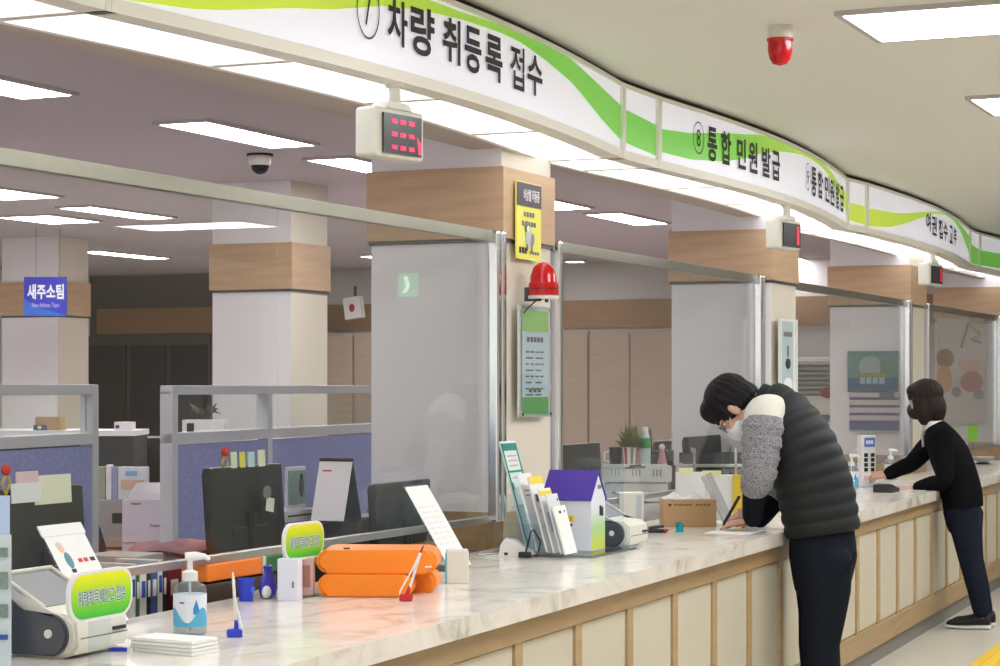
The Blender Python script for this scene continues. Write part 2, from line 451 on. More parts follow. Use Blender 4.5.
# ------------------------------------------------------------------ curved fascia sign
M_FACE = attrmat('sign_face_print', .3, .36)
ZB, ZT = ZSO, 2.858
ZF0, ZF1 = ZB+.038, ZT-.018
def vz(v): return ZF0-.012 + v*(ZF1+.012-(ZF0-.012))
def curve_slab(mb, s0, s1, t0, t1, z0, z1, n):
    rg = []
    for i in range(n+1):
        s = s0 + (s1-s0)*i/n
        rg.append([spt(s, t0, z0), spt(s, t0, z1), spt(s, t1, z1), spt(s, t1, z0)])
    return mb.rings(rg)
LIME, GREEN, GREEN2, SWH = lin((196, 222, 62)), lin((108, 196, 60)), lin((132, 208, 88)), lin((232, 232, 244))
def section(idx, s0, s1, label, band=None, texts=(), ends=None):
    o0 = spt((s0+s1)/2, 0, ZB)
    r = thing('counter_sign', label, 'sign', o0, 0, 'sign panels above the counter')
    inv = Matrix.Translation(-o0)
    n = max(2, int((s1-s0)/.1))
    def add(mb, name, m, **k):
        o = mb.done(name, m, r, **k); o.matrix_parent_inverse = inv; return o
    mb = MB(); curve_slab(mb, s0+.006, s1-.006, -.03, 0, ZF0-.012, ZF1+.012, n)
    cl = mb.bm.loops.layers.float_color.new('Col')
    for f in mb.bm.faces:
        for l in f.loops: l[cl] = SWH
    add(mb, 'face', M_FACE, angle=60)
    mb = MB(); curve_slab(mb, s0+.002, s1-.002, -.055, .012, ZB, ZF0, n)
    add(mb, 'bottom_rail', M_RAILW, angle=50)
    mb = MB(); curve_slab(mb, s0+.002, s1-.002, -.05, .012, ZF1, ZT, n); add(mb, 'top_rail', M_RAILW, angle=50)
    for e in (s0+.012, s1-.012):
        mb = MB(); curve_slab(mb, e-.011, e+.011, -.055, .014, ZB, ZT, 1); add(mb, 'end_strip', M_RAILW)
    mb = MB(); curve_slab(mb, s0+.01, s1-.01, -.06, -.035, ZT-.001, ZT+.022, n); add(mb, 'shadow_strip', M_BLACK)  # black strip standing in for the shadow gap above the sign
    if band:
        mb = MB(); cl = mb.bm.loops.layers.float_color.new('Col')
        pts = []
        N = max(8, int((s1-s0)/.05))
        b = sorted(band)
        for i in range(N+1):
            s = max(s0+.024, min(s1-.024, s0 + (s1-s0)*i/N))
            for (q0, q1) in zip(b[:-1], b[1:]):
                if q0[0] <= s <= q1[0] or q1 is b[-1] or s < b[0][0]:
                    x = min(1, max(0, (s-q0[0])/(q1[0]-q0[0])));
                    lo = q0[1]+(q1[1]-q0[1])*x; hi = q0[2]+(q1[2]-q0[2])*x; g = q0[3]+(q1[3]-q0[3])*x
                    break
            pts.append((s, max(.04, min(.96, lo)), max(.05, min(.965, hi)), g))
        vv = []
        for s, lo, hi, g in pts:
            if hi - lo < .01: hi = lo + .01
            vv.append((mb.bm.verts.new(spt(s, .003, vz(lo))), mb.bm.verts.new(spt(s, .003, vz(hi))), g))
        for p, q in zip(vv[:-1], vv[1:]):
            f = mb.bm.faces.new((p[0], q[0], q[1], p[1]))
            for l, g in zip(f.loops, (p[2], q[2], q[2], p[2])):
                l[cl] = tuple(LIME[k]*(1-g)+GREEN[k]*g for k in range(4))
        add(mb, 'swoosh', M_FACE, normals=False)
    for body, px0, px1, v0, v1, bold in texts:
        a0, a1 = s_of_px(px0), s_of_px(px1); w = a1-a0; h = vz(v1)-vz(v0)
        mb = MB(); add_text(mb, body, w, h, lambda a, b: spt(a0+a, .006, vz(v0)+b), bold)
        add(mb, 'lettering', M_INK, smooth=False)
    return r
def B(lst):
    return [(s_of_px(px), lo, hi, g) for px, lo, hi, g in lst]
def circ(mb, px0, px1, v0, v1, n=36, th=.006):
    a0, a1 = s_of_px(px0), s_of_px(px1); c = (a0+a1)/2; r = (a1-a0)/2; zc = (vz(v0)+vz(v1))/2; rz = (vz(v1)-vz(v0))/2
    o = [spt(c+r*math.cos(2*PI*i/n), .006, zc+rz*math.sin(2*PI*i/n)) for i in range(n)]
    q = [spt(c+(r-th)*math.cos(2*PI*i/n), .006, zc+(rz-th)*math.sin(2*PI*i/n)) for i in range(n)]
    for i in range(n):
        j = (i+1) % n; mb.quad(o[i], o[j], q[j], q[i])
    return mb
section(0, -4.4, -.45, 'lime and white curved sign panel hanging over the near end of the counter', [(-4.4, .5, .9, .3), (-3, .7, .96, .5), (-.45, .06, .6, 1)])
section(1, -.45, 0, 'narrow sign panel beside the start of the first long counter sign', [(-.45, .06, .6, 0), (0, .06, .9, 0)])
b1 = B([(112, .05, .95, 0), (190, .12, .95, 0), (220, .18, .95, 0), (290, .38, .95, 0), (330, .48, .94, .05), (380, .68, .94, .15), (420, .78, .93, .3), (460, .84, .93, .5), (500, .87, .965, .75), (520, .855, .97, .85), (545, .77, .97, .95), (572, .64, .95, .95), (600, .35, .80, 1), (621, .17, .68, 1)])
r1 = section(2, 0, 3.82, 'long curved sign lettered for vehicle registration, number seven in a circle', b1,
    [('차', 386, 406, .30, .80, .026), ('량', 409, 433, .27, .82, .026), ('취', 441, 459, .29, .81, .026), ('등', 463, 480, .26, .80, .026), ('록', 484, 501, .25, .80, .026), ('접', 509, 523, .25, .79, .016), ('수', 526, 541, .26, .77, .026), ('7', 363, 370, .42, .80, 0)])
o = circ(MB(), 355, 378, .28, .92).done('number_ring', M_INK, r1, smooth=False, normals=False); o.matrix_parent_inverse = Matrix.Translation(-Vector(r1.location))
section(3, 3.82, 4.27, 'narrow green and white sign panel next to the siren pillar', B([(621, .17, .66, 1), (661, .09, .56, 1)]))
b2 = B([(664, .18, .54, 1), (690, .18, .6, 1), (720, .28, .75, .95), (740, .41, .84, .85), (760, .62, .95, .7), (780, .79, .97, .5), (800, .90, .97, .35), (812, .9, .97, .3), (822, .87, .965, .3), (830, .76, .92, .25), (838, .52, .79, .2), (845, .3, .68, .15)])
r2 = section(4, 4.27, 8.2, 'long curved sign lettered for integrated civil documents, number eight in a circle', b2,
    [('통', 706.5, 716, .24, .80, .026), ('합', 720, 730, .25, .80, .026), ('민', 736, 745, .25, .77, .026), ('원', 747.5, 756.5, .24, .78, .026), ('발', 761, 769.5, .24, .76, .026), ('급', 771, 779, .24, .76, .026), ('8', 695.5, 699.5, .42, .70, .0),
     ('통', 810.5, 815.5, .22, .78, .026), ('합', 817, 822, .24, .77, .026), ('민', 824, 828.5, .24, .76, .026), ('원', 829, 833.5, .23, .76, .026), ('발', 835, 838.5, .23, .76, .026), ('급', 839.3, 842.8, .23, .76, .026), ('9', 806, 808, .4, .66, 0)])
o = circ(MB(), 692, 703, .30, .82).done('number_ring', M_INK, r2, smooth=False, normals=False); o.matrix_parent_inverse = Matrix.Translation(-Vector(r2.location))
o = circ(MB(), 804.8, 809.4, .28, .80).done('number_ring', M_INK, r2, smooth=False, normals=False); o.matrix_parent_inverse = Matrix.Translation(-Vector(r2.location))
section(5, 8.2, 8.57, 'narrow lime and white sign panel above the second hanging display', B([(846, .13, .5, 0), (867, .08, .5, 0)]))
b3 = B([(867, .07, .48, 0), (890, .18, .52, .05), (905, .36, .6, .15), (920, .6, .75, .2), (935, .85, .91, .3), (945, .93, .97, .45), (953, .90, .97, .6), (958, .8, .95, .8), (962, .65, .92, .9), (969, .3, .8, 1)])
section(6, 8.57, 12.77, 'long curved sign lettered for passport counter, above the woman', b3,
    [('여', 925.5, 930, .36, .80, .026), ('권', 931, 936, .30, .78, .026), ('접', 938, 942, .28, .76, .026), ('수', 943, 947, .28, .76, .026), ('교', 949, 952, .27, .74, .026), ('부', 953, 956, .27, .74, .026)])
section(7, 12.77, 13.27, 'small green and white sign panel at the far bend of the sign row', B([(969, .05, .62, 1), (981, .08, .52, 1)]))
section(8, 13.27, 17.3, 'last green and white sign panel at the far end of the sign row', [(13.27, .08, .52, 1), (15, .15, .6, 1), (16.2, .4, .8, .8), (17.3, .8, .95, .5)])

# soffit light boxes under the sign -----------------------------------
jn = [-4.4, -3.4, -2.4, -1.45, -.45, 0, .93, 1.86, 2.82, 3.82, 4.27, 5.25, 6.23, 7.2, 8.2, 8.57, 9.6, 10.65, 11.7, 12.77, 13.27, 14.3, 15.3, 16.3, 17.3]
where = {5: 'above the blue hanging office sign', 6: 'before the first hanging display', 7: 'right over the first hanging number display', 8: 'just before the siren pillar'}
NUM = ['first', 'second', 'third', 'fourth', 'fifth', 'sixth', 'seventh', 'eighth', 'ninth', 'tenth', 'eleventh', 'twelfth', 'thirteenth', 'fourteenth', 'fifteenth', 'sixteenth', 'seventeenth', 'eighteenth', 'nineteenth', 'twentieth', 'twenty-first', 'twenty-second', 'twenty-third', 'twenty-fourth']
for i, (a, b) in enumerate(zip(jn[:-1], jn[1:])):
    o0 = spt((a+b)/2, -.2, ZSO)
    small = b-a < .6
    r = thing('soffit_light', ('short' if small else 'long') + ' glowing white light panel under the sign, %s along the soffit from the near end' % NUM[i], 'ceiling light', o0, 0, 'light panels under the sign')
    inv = Matrix.Translation(-o0)
    mb = MB(); n = max(2, int((b-a)/.12))
    curve_slab(mb, a+.004, b-.004, -.37, -.345, ZSO, ZSO+.09, n); curve_slab(mb, a+.004, b-.004, -.085, -.056, ZSO+.004, ZSO+.09, n)
    curve_slab(mb, a+.004, a+.022, -.345, -.085, ZSO+.003, ZSO+.09, 1); curve_slab(mb, b-.022, b-.004, -.345, -.085, ZSO+.003, ZSO+.09, 1)
    o = mb.done('frame', M_RAILW, r, angle=50); o.matrix_parent_inverse = inv
    mb = MB(); curve_slab(mb, a+.02, b-.02, -.347, -.083, ZSO+.03, ZSO+.045, n)
    o = mb.done('diffuser', M_SOFF, r, angle=50); o.matrix_parent_inverse = inv

# ------------------------------------------------------------------ ceiling lights
M_TRIM = mat('light_trim', (196, 190, 190), .5)
def ceil_light(c, w, l, z, rz, label, group, m=None):
    r = thing('ceiling_light', label, 'ceiling light', (c.x, c.y, z), rz, group)
    mb = MB(); t = .025
    for sx in (-1, 1): mb.box((sx*(l/2+t/2), 0, .010), (t, w+2*t, .03))
    for sy in (-1, 1): mb.box((0, sy*(w/2+t/2), .010), (l, t, .03))
    mb.done('frame', M_TRIM, r, smooth=False)
    MB().box((0, 0, .004), (l, w, .016)).done('diffuser', m or M_LAMP, r, smooth=False)
    return r
M_LAMPB = mat('office_lamp_diffuser', (255, 255, 255), .5, emit=29, ecol=(254, 248, 252))
bl = [(45, 96, 'b', 'cut-off strip light in the office ceiling above the upper glass rail'), (240, 135, 'a', 'strip light in the office ceiling beside the dome camera'), (50, 219.5, 'c', 'squarish light panel above the blue hanging sign'),
      (118, 213, 'a', 'long strip light seen through the glass between sign and pillar'), (124, 255, 'a', 'strip light before the dark rear door'), (-14, 192, 'c', 'light tip peeping in above the squarish light panel'),
      (545, 203, 'a', 'light touching the siren pillar beside the yellow notice'), (628, 219, 'a', 'strip light over the cupboards, beyond the siren pillar'), (800, 261, 'a', 'small strip light past the second hanging display'),
      (372, 168, 'a', 'sliver of light behind the first hanging display')]
for px, py, k, lb in bl:
    z = ZBC - .012; Y = (H-z)*FL/(py-HY); c = Vector(((px-500)/FL*Y, Y, z))
    if k == 'b': c = c - UG*.53
    w, l = {'a': (.27, 1.08), 'b': (.27, 1.08), 'c': (.46, .66)}[k]
    if py < 200 and k == 'c': l = 1.0
    if py > 250: w = .24; l = 1.25
    ceil_light(c, w, l, z, RG, lb, 'office ceiling lights', M_LAMPB)
for i, (s_, t_) in enumerate(((-3.5, -2.4), (-6.5, -2.4), (-6.5, -5.6), (-3.2, -5.6), (-3.2, -8.6), (.2, -8.6), (3.4, -8.6), (9.5, -4.2), (11, -6), (9, -2.0))):  # unseen lamps added to brighten the office, the last few behind pillars
    q_ = gpt(s_, t_); ceil_light(Vector((q_.x, q_.y, ZBC-.012)), .3, 1.2, ZBC-.012, RG, 'added strip light brightening the office, %s of those out of sight' % NUM[i], 'office ceiling lights', M_LAMPB)
for px, py, lb in ((575, 261, 'small round downlight near the siren lamp'), (613, 268, 'small round downlight over the tall cupboards')):
    c = onz(px, py, ZBC-.01)
    r = thing('downlight', lb, 'ceiling light', c, 0, 'round downlights')
    MB().lathe([(.11, .01), (.13, 0), (.13, -.012), (.1, -.012), (.1, .0)]).done('trim_ring', M_TRIM, r); MB().cyl((0, 0, -.006), (0, 0, 0), .1).done('diffuser', M_LAMPB, r)
# public side: first lamp from its corner (835,11)-(875,39)
M_LAMPP = mat('public_lamp_diffuser', (255, 255, 255), .5, emit=17.5, ecol=(250, 251, 255))
k0 = onz(838, 12, ZPC); k1 = onz(876, 38, ZPC)
def pub(i, lb):
    c = (k0+k1)/2 + NG*.62 + UG*(2.36*i)
    ceil_light(Vector((c.x, c.y, ZPC-.012)), 1.2, .6, ZPC-.012, RG, lb, 'public ceiling lights', M_LAMPP)
for i, lb in ((-2, 'added unseen ceiling panel lighting the hall behind the camera'), (-1, 'added unseen ceiling panel lighting the near hall floor'), (0, 'large bright ceiling panel near the red ceiling beacon'), (1, 'bright ceiling panel cut by the picture edge, beyond the red beacon'), (2, 'added unseen ceiling panel lighting the far hall floor'), (3, 'added unseen ceiling panel lighting the hall beyond the passport sign')): pub(i, lb)  # panels away from the red beacon are unseen, added as light sources
for i in (-1, 1, 3):  # outer lamp row added out of view to light the hall
    c = (k0+k1)/2 + NG*4.2 + UG*(2.36*i)
    ceil_light(Vector((c.x, c.y, ZPC-.012)), 1.2, .6, ZPC-.012, RG, 'added unseen panel lighting the hall, %s of the outer row from the near end' % NUM[(i+1)//2], 'public ceiling lights', M_LAMPP)
# ================================================================== THINGS ON THE COUNTER (public side)
def base(px, py, z=CZ): return onz(px, py, z)
def bars(mb, rows, x0, w, f, h=.006):
    """illegible lines of print: short dashes; rows = list of (b, n)"""
    rnd = random.Random(5)
    for b, n in rows:
        x = x0
        for i in range(n):
            l = w/n*rnd.uniform(.6, .85); mb.quad(f(x, b), f(x+l, b), f(x+l, b+h), f(x, b+h)); x += w/n
    return mb
# ---- passbook printers
def printer(label, loc, rz):
    r = thing('document_printer', label, 'printer', loc, rz, 'white document printers with dark side panels')
    W = .235
    body = [(.0, .035), (.012, .012), (.05, .0), (.33, .0), (.36, .03), (.36, .17), (.33, .19), (.245, .195), (.10, .115), (.03, .108), (.006, .09)]
    mb = MB(); mb.prism(body, lambda a, b: V((.012, a, b)), lambda a, b: V((W, a, b)))
    es = [e for e in mb.bm.edges if abs(e.verts[0].co.x-e.verts[1].co.x) < 1e-5]
    bmesh.ops.bevel(mb.bm, geom=es, offset=.008, segments=2, affect='EDGES'); mb.done('body', M_OFFW, r, angle=35)
    side = [(.012+.05*(1-math.cos(R(a))), .05+.05*math.sin(R(a))) for a in ()]
    pan = []
    cx, cz, rr = .075, .058, .052
    for i in range(13):
        a = R(-100 + i*(-160/12)); pan.append((cx+rr*math.cos(a), cz+rr*math.sin(a)))
    pan += [(.15, .112), (.20, .145), (.27, .17), (.34, .165), (.345, .05), (.30, .025), (.18, .008)]
    mb = MB(); mb.prism(pan, lambda a, b: V((.0, a, b)), lambda a, b: V((.016, a, b)))
    es = [e for e in mb.bm.edges if all(abs(v.co.x) < 1e-5 for v in e.verts)]
    bmesh.ops.bevel(mb.bm, geom=es, offset=.005, segments=2, affect='EDGES')
    sp = mb.done('side_panel', M_DARK, r, angle=35)
    MB().cyl((-.004, cx, cz+.004), (.002, cx, cz+.004), .011).done('button', M_OFFW, sp)
    n = V((0, -.08, .145)).normalized()
    q = lambda x, a, off: V((x, .10+.145*a, .115+.08*a)) + V((0, -.483, .876))*off
    mb = MB(); vs0 = [q(.03, .08, .004), q(W-.012, .08, .004), q(W-.012, .95, .004), q(.03, .95, .004)]
    vs1 = [q(.03, .08, -.004), q(W-.012, .08, -.004), q(W-.012, .95, -.004), q(.03, .95, -.004)]
    mb.rings([vs1, vs0]); mb.done('smoked_lid', mat('grey_smoked_lid', (150, 152, 154), .2), r, smooth=False)
    mb = MB(); mb.tube([q(.02, .04, .006), q(.02, .98, .008), q(W-.004, .98, .008), q(W-.004, .04, .006)], .006); mb.done('lid_rim', M_OFFW, r)
    MB().box((.19, -.001, .062), (.05, .008, .008)).done('slot', M_INK, r, smooth=False)
    MB().box((.13, .006, .05), (.2, .01, .003)).done('seam', M_GREYINK, r, smooth=False)
    return r
p1 = base(74, 661); pr1 = printer('large white printer with dark grey side panel behind the near oval sign', p1, RG)
# ---- brochure card and blue leaflet at picture edge
r = thing('notice_stand', 'white printed notice card in a clear stand cut by the picture edge', 'sign', base(-26, 676), R(2))
MB().box((0, 0, .165), (.17, .004, .32)).done('card', M_PAPER, r, smooth=False)
MB().box((0, -.005, .165), (.176, .003, .326)).done('clear_cover', M_ACRYL, r, smooth=False)
for z_, h_ in ((.285, .022), (.22, .04), (.15, .03)): MB().box((.066, -.0072, z_), (.026, .0006, h_)).done('picture', mat('printed_picture', (120, 140, 130), .7, noise=.5, nscale=60), r, smooth=False)
mb = MB(); mb.box((.066, -.0072, .09), (.026, .0006, .012)); mb.done('blue_picture', M_BLUEINK, r, smooth=False)
MB().box((0, .03, .004), (.18, .09, .008)).done('foot', M_ACRYL, r, smooth=False)
r = thing('leaflet', 'tall pale blue leaflet standing behind the notice card', 'leaflet', base(-22, 660), R(8))
MB().box((0, 0, .2), (.15, .003, .4), RX(R(-3))).done('sheet', mat('pale_blue_card', (188, 206, 236), .6), r, smooth=False)
MB().box((0, .02, .003), (.15, .06, .006)).done('foot', M_ACRYL, r, smooth=False)
# ---- tilted boards
def tilted_board(label, loc, w, L, tilt, content):
    r = thing('tilted_sign_stand', label, 'sign', loc, RG, 'tilted clear sign stands on the counter')
    T = RX(R(-tilt)) if False else RX(R(tilt))
    f = lambda x, l, o=0: V((x, l*math.sin(R(tilt)), l*math.cos(R(tilt)))) + V((0, -math.cos(R(tilt)), math.sin(R(tilt))))*o
    rot = RX(-R(tilt))
    c = f(w/2, L/2, .002)
    MB().box(c, (w, .006, L), rot, bev=.0015).done('acrylic', M_ACRYL, r, smooth=False)
    MB().box(f(w/2, L/2, .0055), (w-.012, .001, L-.02), rot).done('sheet', M_PAPER, r, smooth=False)
    MB().box((w/2, .035+L*.12, .003), (w, .14, .006)).done('foot', M_ACRYL, r, smooth=False)
    MB().box((w/2, L*math.sin(R(tilt))*.55+.03, L*.25), (.03, .005, L*.5), RX(R(12))).done('strut', M_ACRYL, r, smooth=False)
    content(r, f, w, L)
    return r
def cont1(r, f, w, L):
    mb = MB()
    mb.box(f(w*.5, L-.02, .006), (w, .004, .035), RX(-R(32))); mb.done('top_strip', M_WHITE, r, smooth=False)
    rot = RX(-R(32))
    fig = MB(); fig.mi = 0
    fig.ball(f(.055, L-.075, .006), (.014, .001, .015), rot); fig.done('printed_head', mat('printed_skin', (236, 186, 160), .7), r)
    MB().ball(f(.053, L-.066, .006), (.015, .001, .010), rot).done('printed_hair', mat('printed_white', (196, 204, 210), .7), r)
    MB().ball(f(.066, L-.115, .006), (.016, .001, .026), rot).done('printed_coat', mat('printed_teal', (88, 140, 160), .7), r)
    MB().box(f(.066, L-.148, .006), (.02, .001, .012), rot).done('printed_shoes', M_INK, r, smooth=False)
    bars(MB(), [(L-.125, 2)], .105, .05, lambda x, b: f(x, b, .0068), .012).done('red_print', M_REDINK, r, smooth=False, normals=False)
    bars(MB(), [(L-.125, 1)], .16, .03, lambda x, b: f(x, b, .0068), .012).done('black_print', M_INK, r, smooth=False, normals=False)
    bars(MB(), [(L-.175, 5)], .05, .13, lambda x, b: f(x, b, .0068), .013).done('print_line', M_INK, r, smooth=False, normals=False)
    bars(MB(), [(L-.215, 5)], .05, .13, lambda x, b: f(x, b, .0068), .013).done('print_line', M_INK, r, smooth=False, normals=False)
tilted_board('white tilted sign with a small printed figure and red words', base(88, 632), .2, .33, 32, cont1)
def cont2(r, f, w, L):
    rot = RX(-R(32))
    MB().box(f(w*.5, L-.02, .0055), (w-.02, .0006, .012), rot).done('top_strip', M_GREYINK, r, smooth=False)
    bars(MB(), [(L-.10-i*.022, 3) for i in range(8)], .03, .15, lambda x, b: f(x, b, .0066), .004).done('print_lines', mat('faint_ink', (212, 214, 214), .7), r, smooth=False, normals=False)
tilted_board('blank-looking white tilted sign behind the orange cushions', base(449, 572), .2, .36, 32, cont2)
# ---- oval signs
def oval(label, loc, h0, rz=RG):
    r = thing('oval_sign', label, 'sign', loc, rz, 'oval tax report signs')
    w, h = .255, .118
    mb = MB(); mb.prism(rrect(w, h, .048), lambda a, b: V((a, .008, h0+b)), lambda a, b: V((a, -.002, h0+b))); mb.done('backing', M_WHITE, r)
    mb = MB(); cl = mb.bm.loops.layers.float_color.new('Col')
    Y0, G1 = lin((238, 232, 20)), lin((46, 186, 60)); Gm = lin((150, 214, 40))
    pts = rrect(w-.016, h-.016, .042, 8)
    rows = []
    hh = (h-.016)/2
    lv = [hh*math.cos(PI*i/14) for i in range(15)]
    def xr(b):
        rr = .042; c = hh-rr
        return (w-.016)/2 if abs(b) <= c else (w-.016)/2 - rr + math.sqrt(max(0, rr*rr-(abs(b)-c)**2))
    vr = [(mb.bm.verts.new((-xr(b), -.0032, h0+b)), mb.bm.verts.new((xr(b), -.0032, h0+b)), b) for b in lv]
    def cc(b):
        x = (b/hh+1)/2
        a_, b_, t = (G1, Gm, min(1, x/.5)) if x < .5 else (Gm, Y0, (x-.5)/.5)
        return tuple(a_[k]*(1-t)+b_[k]*t for k in range(4))
    for p, q in zip(vr[:-1], vr[1:]):
        f = mb.bm.faces.new((p[0], q[0], q[1], p[1]))
        for l, b in zip(f.loops, (p[2], q[2], q[2], p[2])): l[cl] = cc(b)
    mb.done('printed_face', attrmat('oval_print', .3), r, normals=False)
    tx = '차량취득세신고 접수'
    mb = MB(); add_text(mb, tx, .196, .038, lambda a, b: V((a-.098, -.0036, h0+b-.022)), .05); mb.done('lettering_halo', M_WHITE, r, smooth=False)
    mb = MB(); add_text(mb, tx, .192, .035, lambda a, b: V((a-.096, -.0042, h0+b-.0205)), .0); mb.done('lettering', M_BLUEINK, r, smooth=False)
    MB().box((0, .004, (h0-.05)/2), (.085, .005, h0-.05)).done('clear_post', M_ACRYL, r, smooth=False)
    MB().box((0, .02, .003), (.13, .09, .006)).done('foot', M_ACRYL, r, smooth=False)
    return r
oval('green and yellow oval sign in front of the large white printer', base(101, 670) , .178)
oval('green and yellow oval sign beside the orange cushions', base(304, 597), .178)
# ---- paper stack (each bundle a thing)
c0 = base(192, 657)
ang = math.atan2(-.11, .18)
for i in range(4):
    o = MB().box((-.105, .055, .0045), (.205-.004*i, .105, .0085), bev=.001).done('paper_pad', M_PAPER, None, loc=(c0.x + .002*i, c0.y+.002*(i % 2), CZ+.0095*i), rz=ang+R(1.5*(i-1)))
    tag(o, ('bottom', 'second', 'third', 'topmost')[i] + ' white paper pad of the low stack before the sanitizer bottle', 'paper', 'white paper pads')
r = thing('paper_slip', 'folded white and blue slip beside the paper pads', 'paper', base(118, 650), R(-10))
mb = MB(); mb.prism([(-.04, 0), (.05, 0), (.05, .008), (-.02, .022), (-.04, .016)], lambda a, b: V((a, -.03, b)), lambda a, b: V((a, .05, b))); mb.done('sheet', M_PAPER, r, smooth=False)
MB().box((.01, -.031, .006), (.05, .002, .01)).done('blue_edge', M_BLUE, r, smooth=False)
# ---- sanitizer bottles
M_GEL = glassmat('clear_gel_bottle', (222, 234, 238), 1.4, veil=.12)
def sanitizer(label, loc, rz=0, sc=1, blue=False):
    r = thing('sanitizer_bottle', label, 'bottle', loc, rz, 'pump sanitizer bottles'); r.scale = (sc,)*3
    MB().lathe([(.001, 0), (.034, 0), (.039, .006), (.039, .105), (.036, .117), (.02, .128), (.0165, .132), (.001, .132)], seg=28).done('bottle', M_GEL, r)
    MB().lathe([(.0392, .022), (.0396, .022), (.0396, .098), (.0392, .098)], seg=28).done('label_wrap', mat('label_white', (226, 232, 238), .5), r)
    rg = []
    for i in range(17):
        a = R(-170 + 160*i/16); z1 = .05 + .018*math.sin(i*.55+.8)
        rg.append([V((.0401*math.cos(a), .0401*math.sin(a), .0225)), V((.0401*math.cos(a), .0401*math.sin(a), z1))])
    mb = MB(); mb.rings(rg, caps=False, closed=False); mb.done('blue_wave', mat('label_blue', (90, 176, 212), .5), r)
    mb = MB(); mb.rings([[V((.0403*math.cos(R(-68+8*x)), .0403*math.sin(R(-68+8*x)), z)) for x in xs] for z, xs in ((.052, (-1.2, 1.2)), (.064, (-1.4, 1.4)), (.076, (-.7, .7)), (.086, (-.05, .05)))], caps=False, closed=False); mb.done('blue_drop', mat('label_blue2', (40, 140, 205), .5), r)
    mb = MB(); mb.rings([[V((.0403*math.cos(R(-118+x)), .0403*math.sin(R(-118+x)), z)) for x in (-9, 9)] for z in (.078, .082)], caps=False, closed=False); mb.done('blue_word', M_BLUEINK, r)
    MB().lathe([(.017, .128), (.0185, .13), (.0185, .15), (.012, .153), (.007, .155), (.007, .178), (.001, .178)]).done('pump_collar', M_WHITE, r)
    MB().tube([(-.012, 0, .186), (.012, 0, .187), (.035, 0, .186), (.046, 0, .178)], [(.011, .009), (.012, .009), (.007, .006), (.005, .004)], 12).done('pump_head', M_WHITE, r)
    MB().cyl((0, 0, .01), (0, 0, .13), .003, seg=8).done('dip_tube', M_WHITE, r)
    return r
sanitizer('large clear pump sanitizer bottle with blue wave label by the paper pads', base(190, 635), R(8), 1.13)
# ---- tethered pens
def pen_stand(label, loc, m, cap, lean, rz=0):
    r = thing('tethered_pen', label, 'pen', loc, rz, 'white pens on coloured stands')
    MB().box((0, 0, .011), (.042, .03, .022), bev=.005).done('stand', m, r)
    MB().cyl((.004, 0, .02), (.004+.01*lean, 0, .045), .007, .0045, 12).done('socket', m, r)
    MB().cyl((.004+.01*lean, 0, .04), (.004+.055*lean, 0, .15), .0042, .0042, 10).done('pen', M_WHITE, r)
    MB().cyl((.004+.055*lean, 0, .15), (.004+.067*lean, 0, .172), .0045, .002, 10).done('pen_cap', cap, r)
    MB().tube([(-.02*(1 if lean > 0 else -1), -.004, .006), (-.018*(1 if lean > 0 else -1), -.004, .03), (.004+.03*lean, -.004, .11), (.004+.052*lean, -.003, .15)], .0028).done('cord', M_WHITE, r)
    return r
pen_stand('white pen on a blue stand next to the sanitizer bottle', base(235, 637), M_BLUE, M_WHITE, -.15)
pen_stand('white pen on a red stand in front of the orange cushions', base(406, 601), mat('red_plastic', (196, 30, 40), .35), mat('red_plastic2', (170, 28, 40), .35), .75)
# ---- orange cushions
def cushion(label, loc, rz, l, w, h, extra):
    r = thing('vinyl_cushion', label, 'cushion', loc, rz, 'stacked orange cushions')
    mb = MB()
    prof = []
    n = 10
    for i in range(n+1):
        a = R(-90 + 180*i/n); prof.append((l/2-h/2+h/2*math.cos(a), h/2+h/2*math.sin(a)))
    for i in range(n+1):
        a = R(90 + 180*i/n); prof.append((-l/2+h/2+h/2*math.cos(a), h/2+h/2*math.sin(a)))
    mb.prism(prof, lambda a, b: V((a, 0, b)), lambda a, b: V((a, w, b)))
    es = [e for e in mb.bm.edges if abs(e.verts[0].co.y-e.verts[1].co.y) < 1e-6]
    bmesh.ops.bevel(mb.bm, geom=es, offset=.012, segments=3, affect='EDGES')
    mb.done('pad', M_ORANGE, r, angle=50)
    extra(r, l, w, h)
    return r
oc = base(365, 597.5)
def exa(r, l, w, h):
    MB().box((l/2-.028, -.001, .022), (.022, .003, .006), RY(R(-4))).done('white_label', M_WHITE, r, smooth=False)
    MB().box((-.1, .05, h+.001), (.02, .02, .006), bev=.002).done('dark_clip', M_INK, r)
def exb(r, l, w, h): MB().tube([(-l/2+h/2, -.001, .002), (l/2-h/2, -.001, .002)], .0025).done('seam', mat('orange_seam', (196, 92, 14), .5), r)
def exc(r, l, w, h): MB().box((.02, -.002, .004), (.03, .004, .005)).done('white_label', M_WHITE, r)
cushion('front lower orange cushion lying flat on the marble', (oc.x, oc.y, CZ), R(-3), .305, .13, .072, exb)
cushion('rear lower orange cushion peeking out beside the white memo box', (oc.x+.07, oc.y+.15, CZ), R(-6), .30, .14, .071, exc)
cushion('upper orange cushion resting across the two lower ones', (oc.x+.035, oc.y+.02, CZ+.0735), R(-2), .385, .24, .074, exa)
# ---- white memo box
r = thing('memo_box', 'small white box with teal side next to the orange cushions', 'box', base(458, 584), R(4))
MB().box((0, .04, .055), (.074, .075, .11), bev=.003).done('carton', M_OFFW, r)
MB().box((-.0385, .04, .05), (.003, .074, .1)).done('teal_side', mat('teal_side', (108, 190, 206), .5), r, smooth=False)
MB().box((0, .04, .1115), (.07, .07, .003)).done('lid', M_WHITE, r, smooth=False)
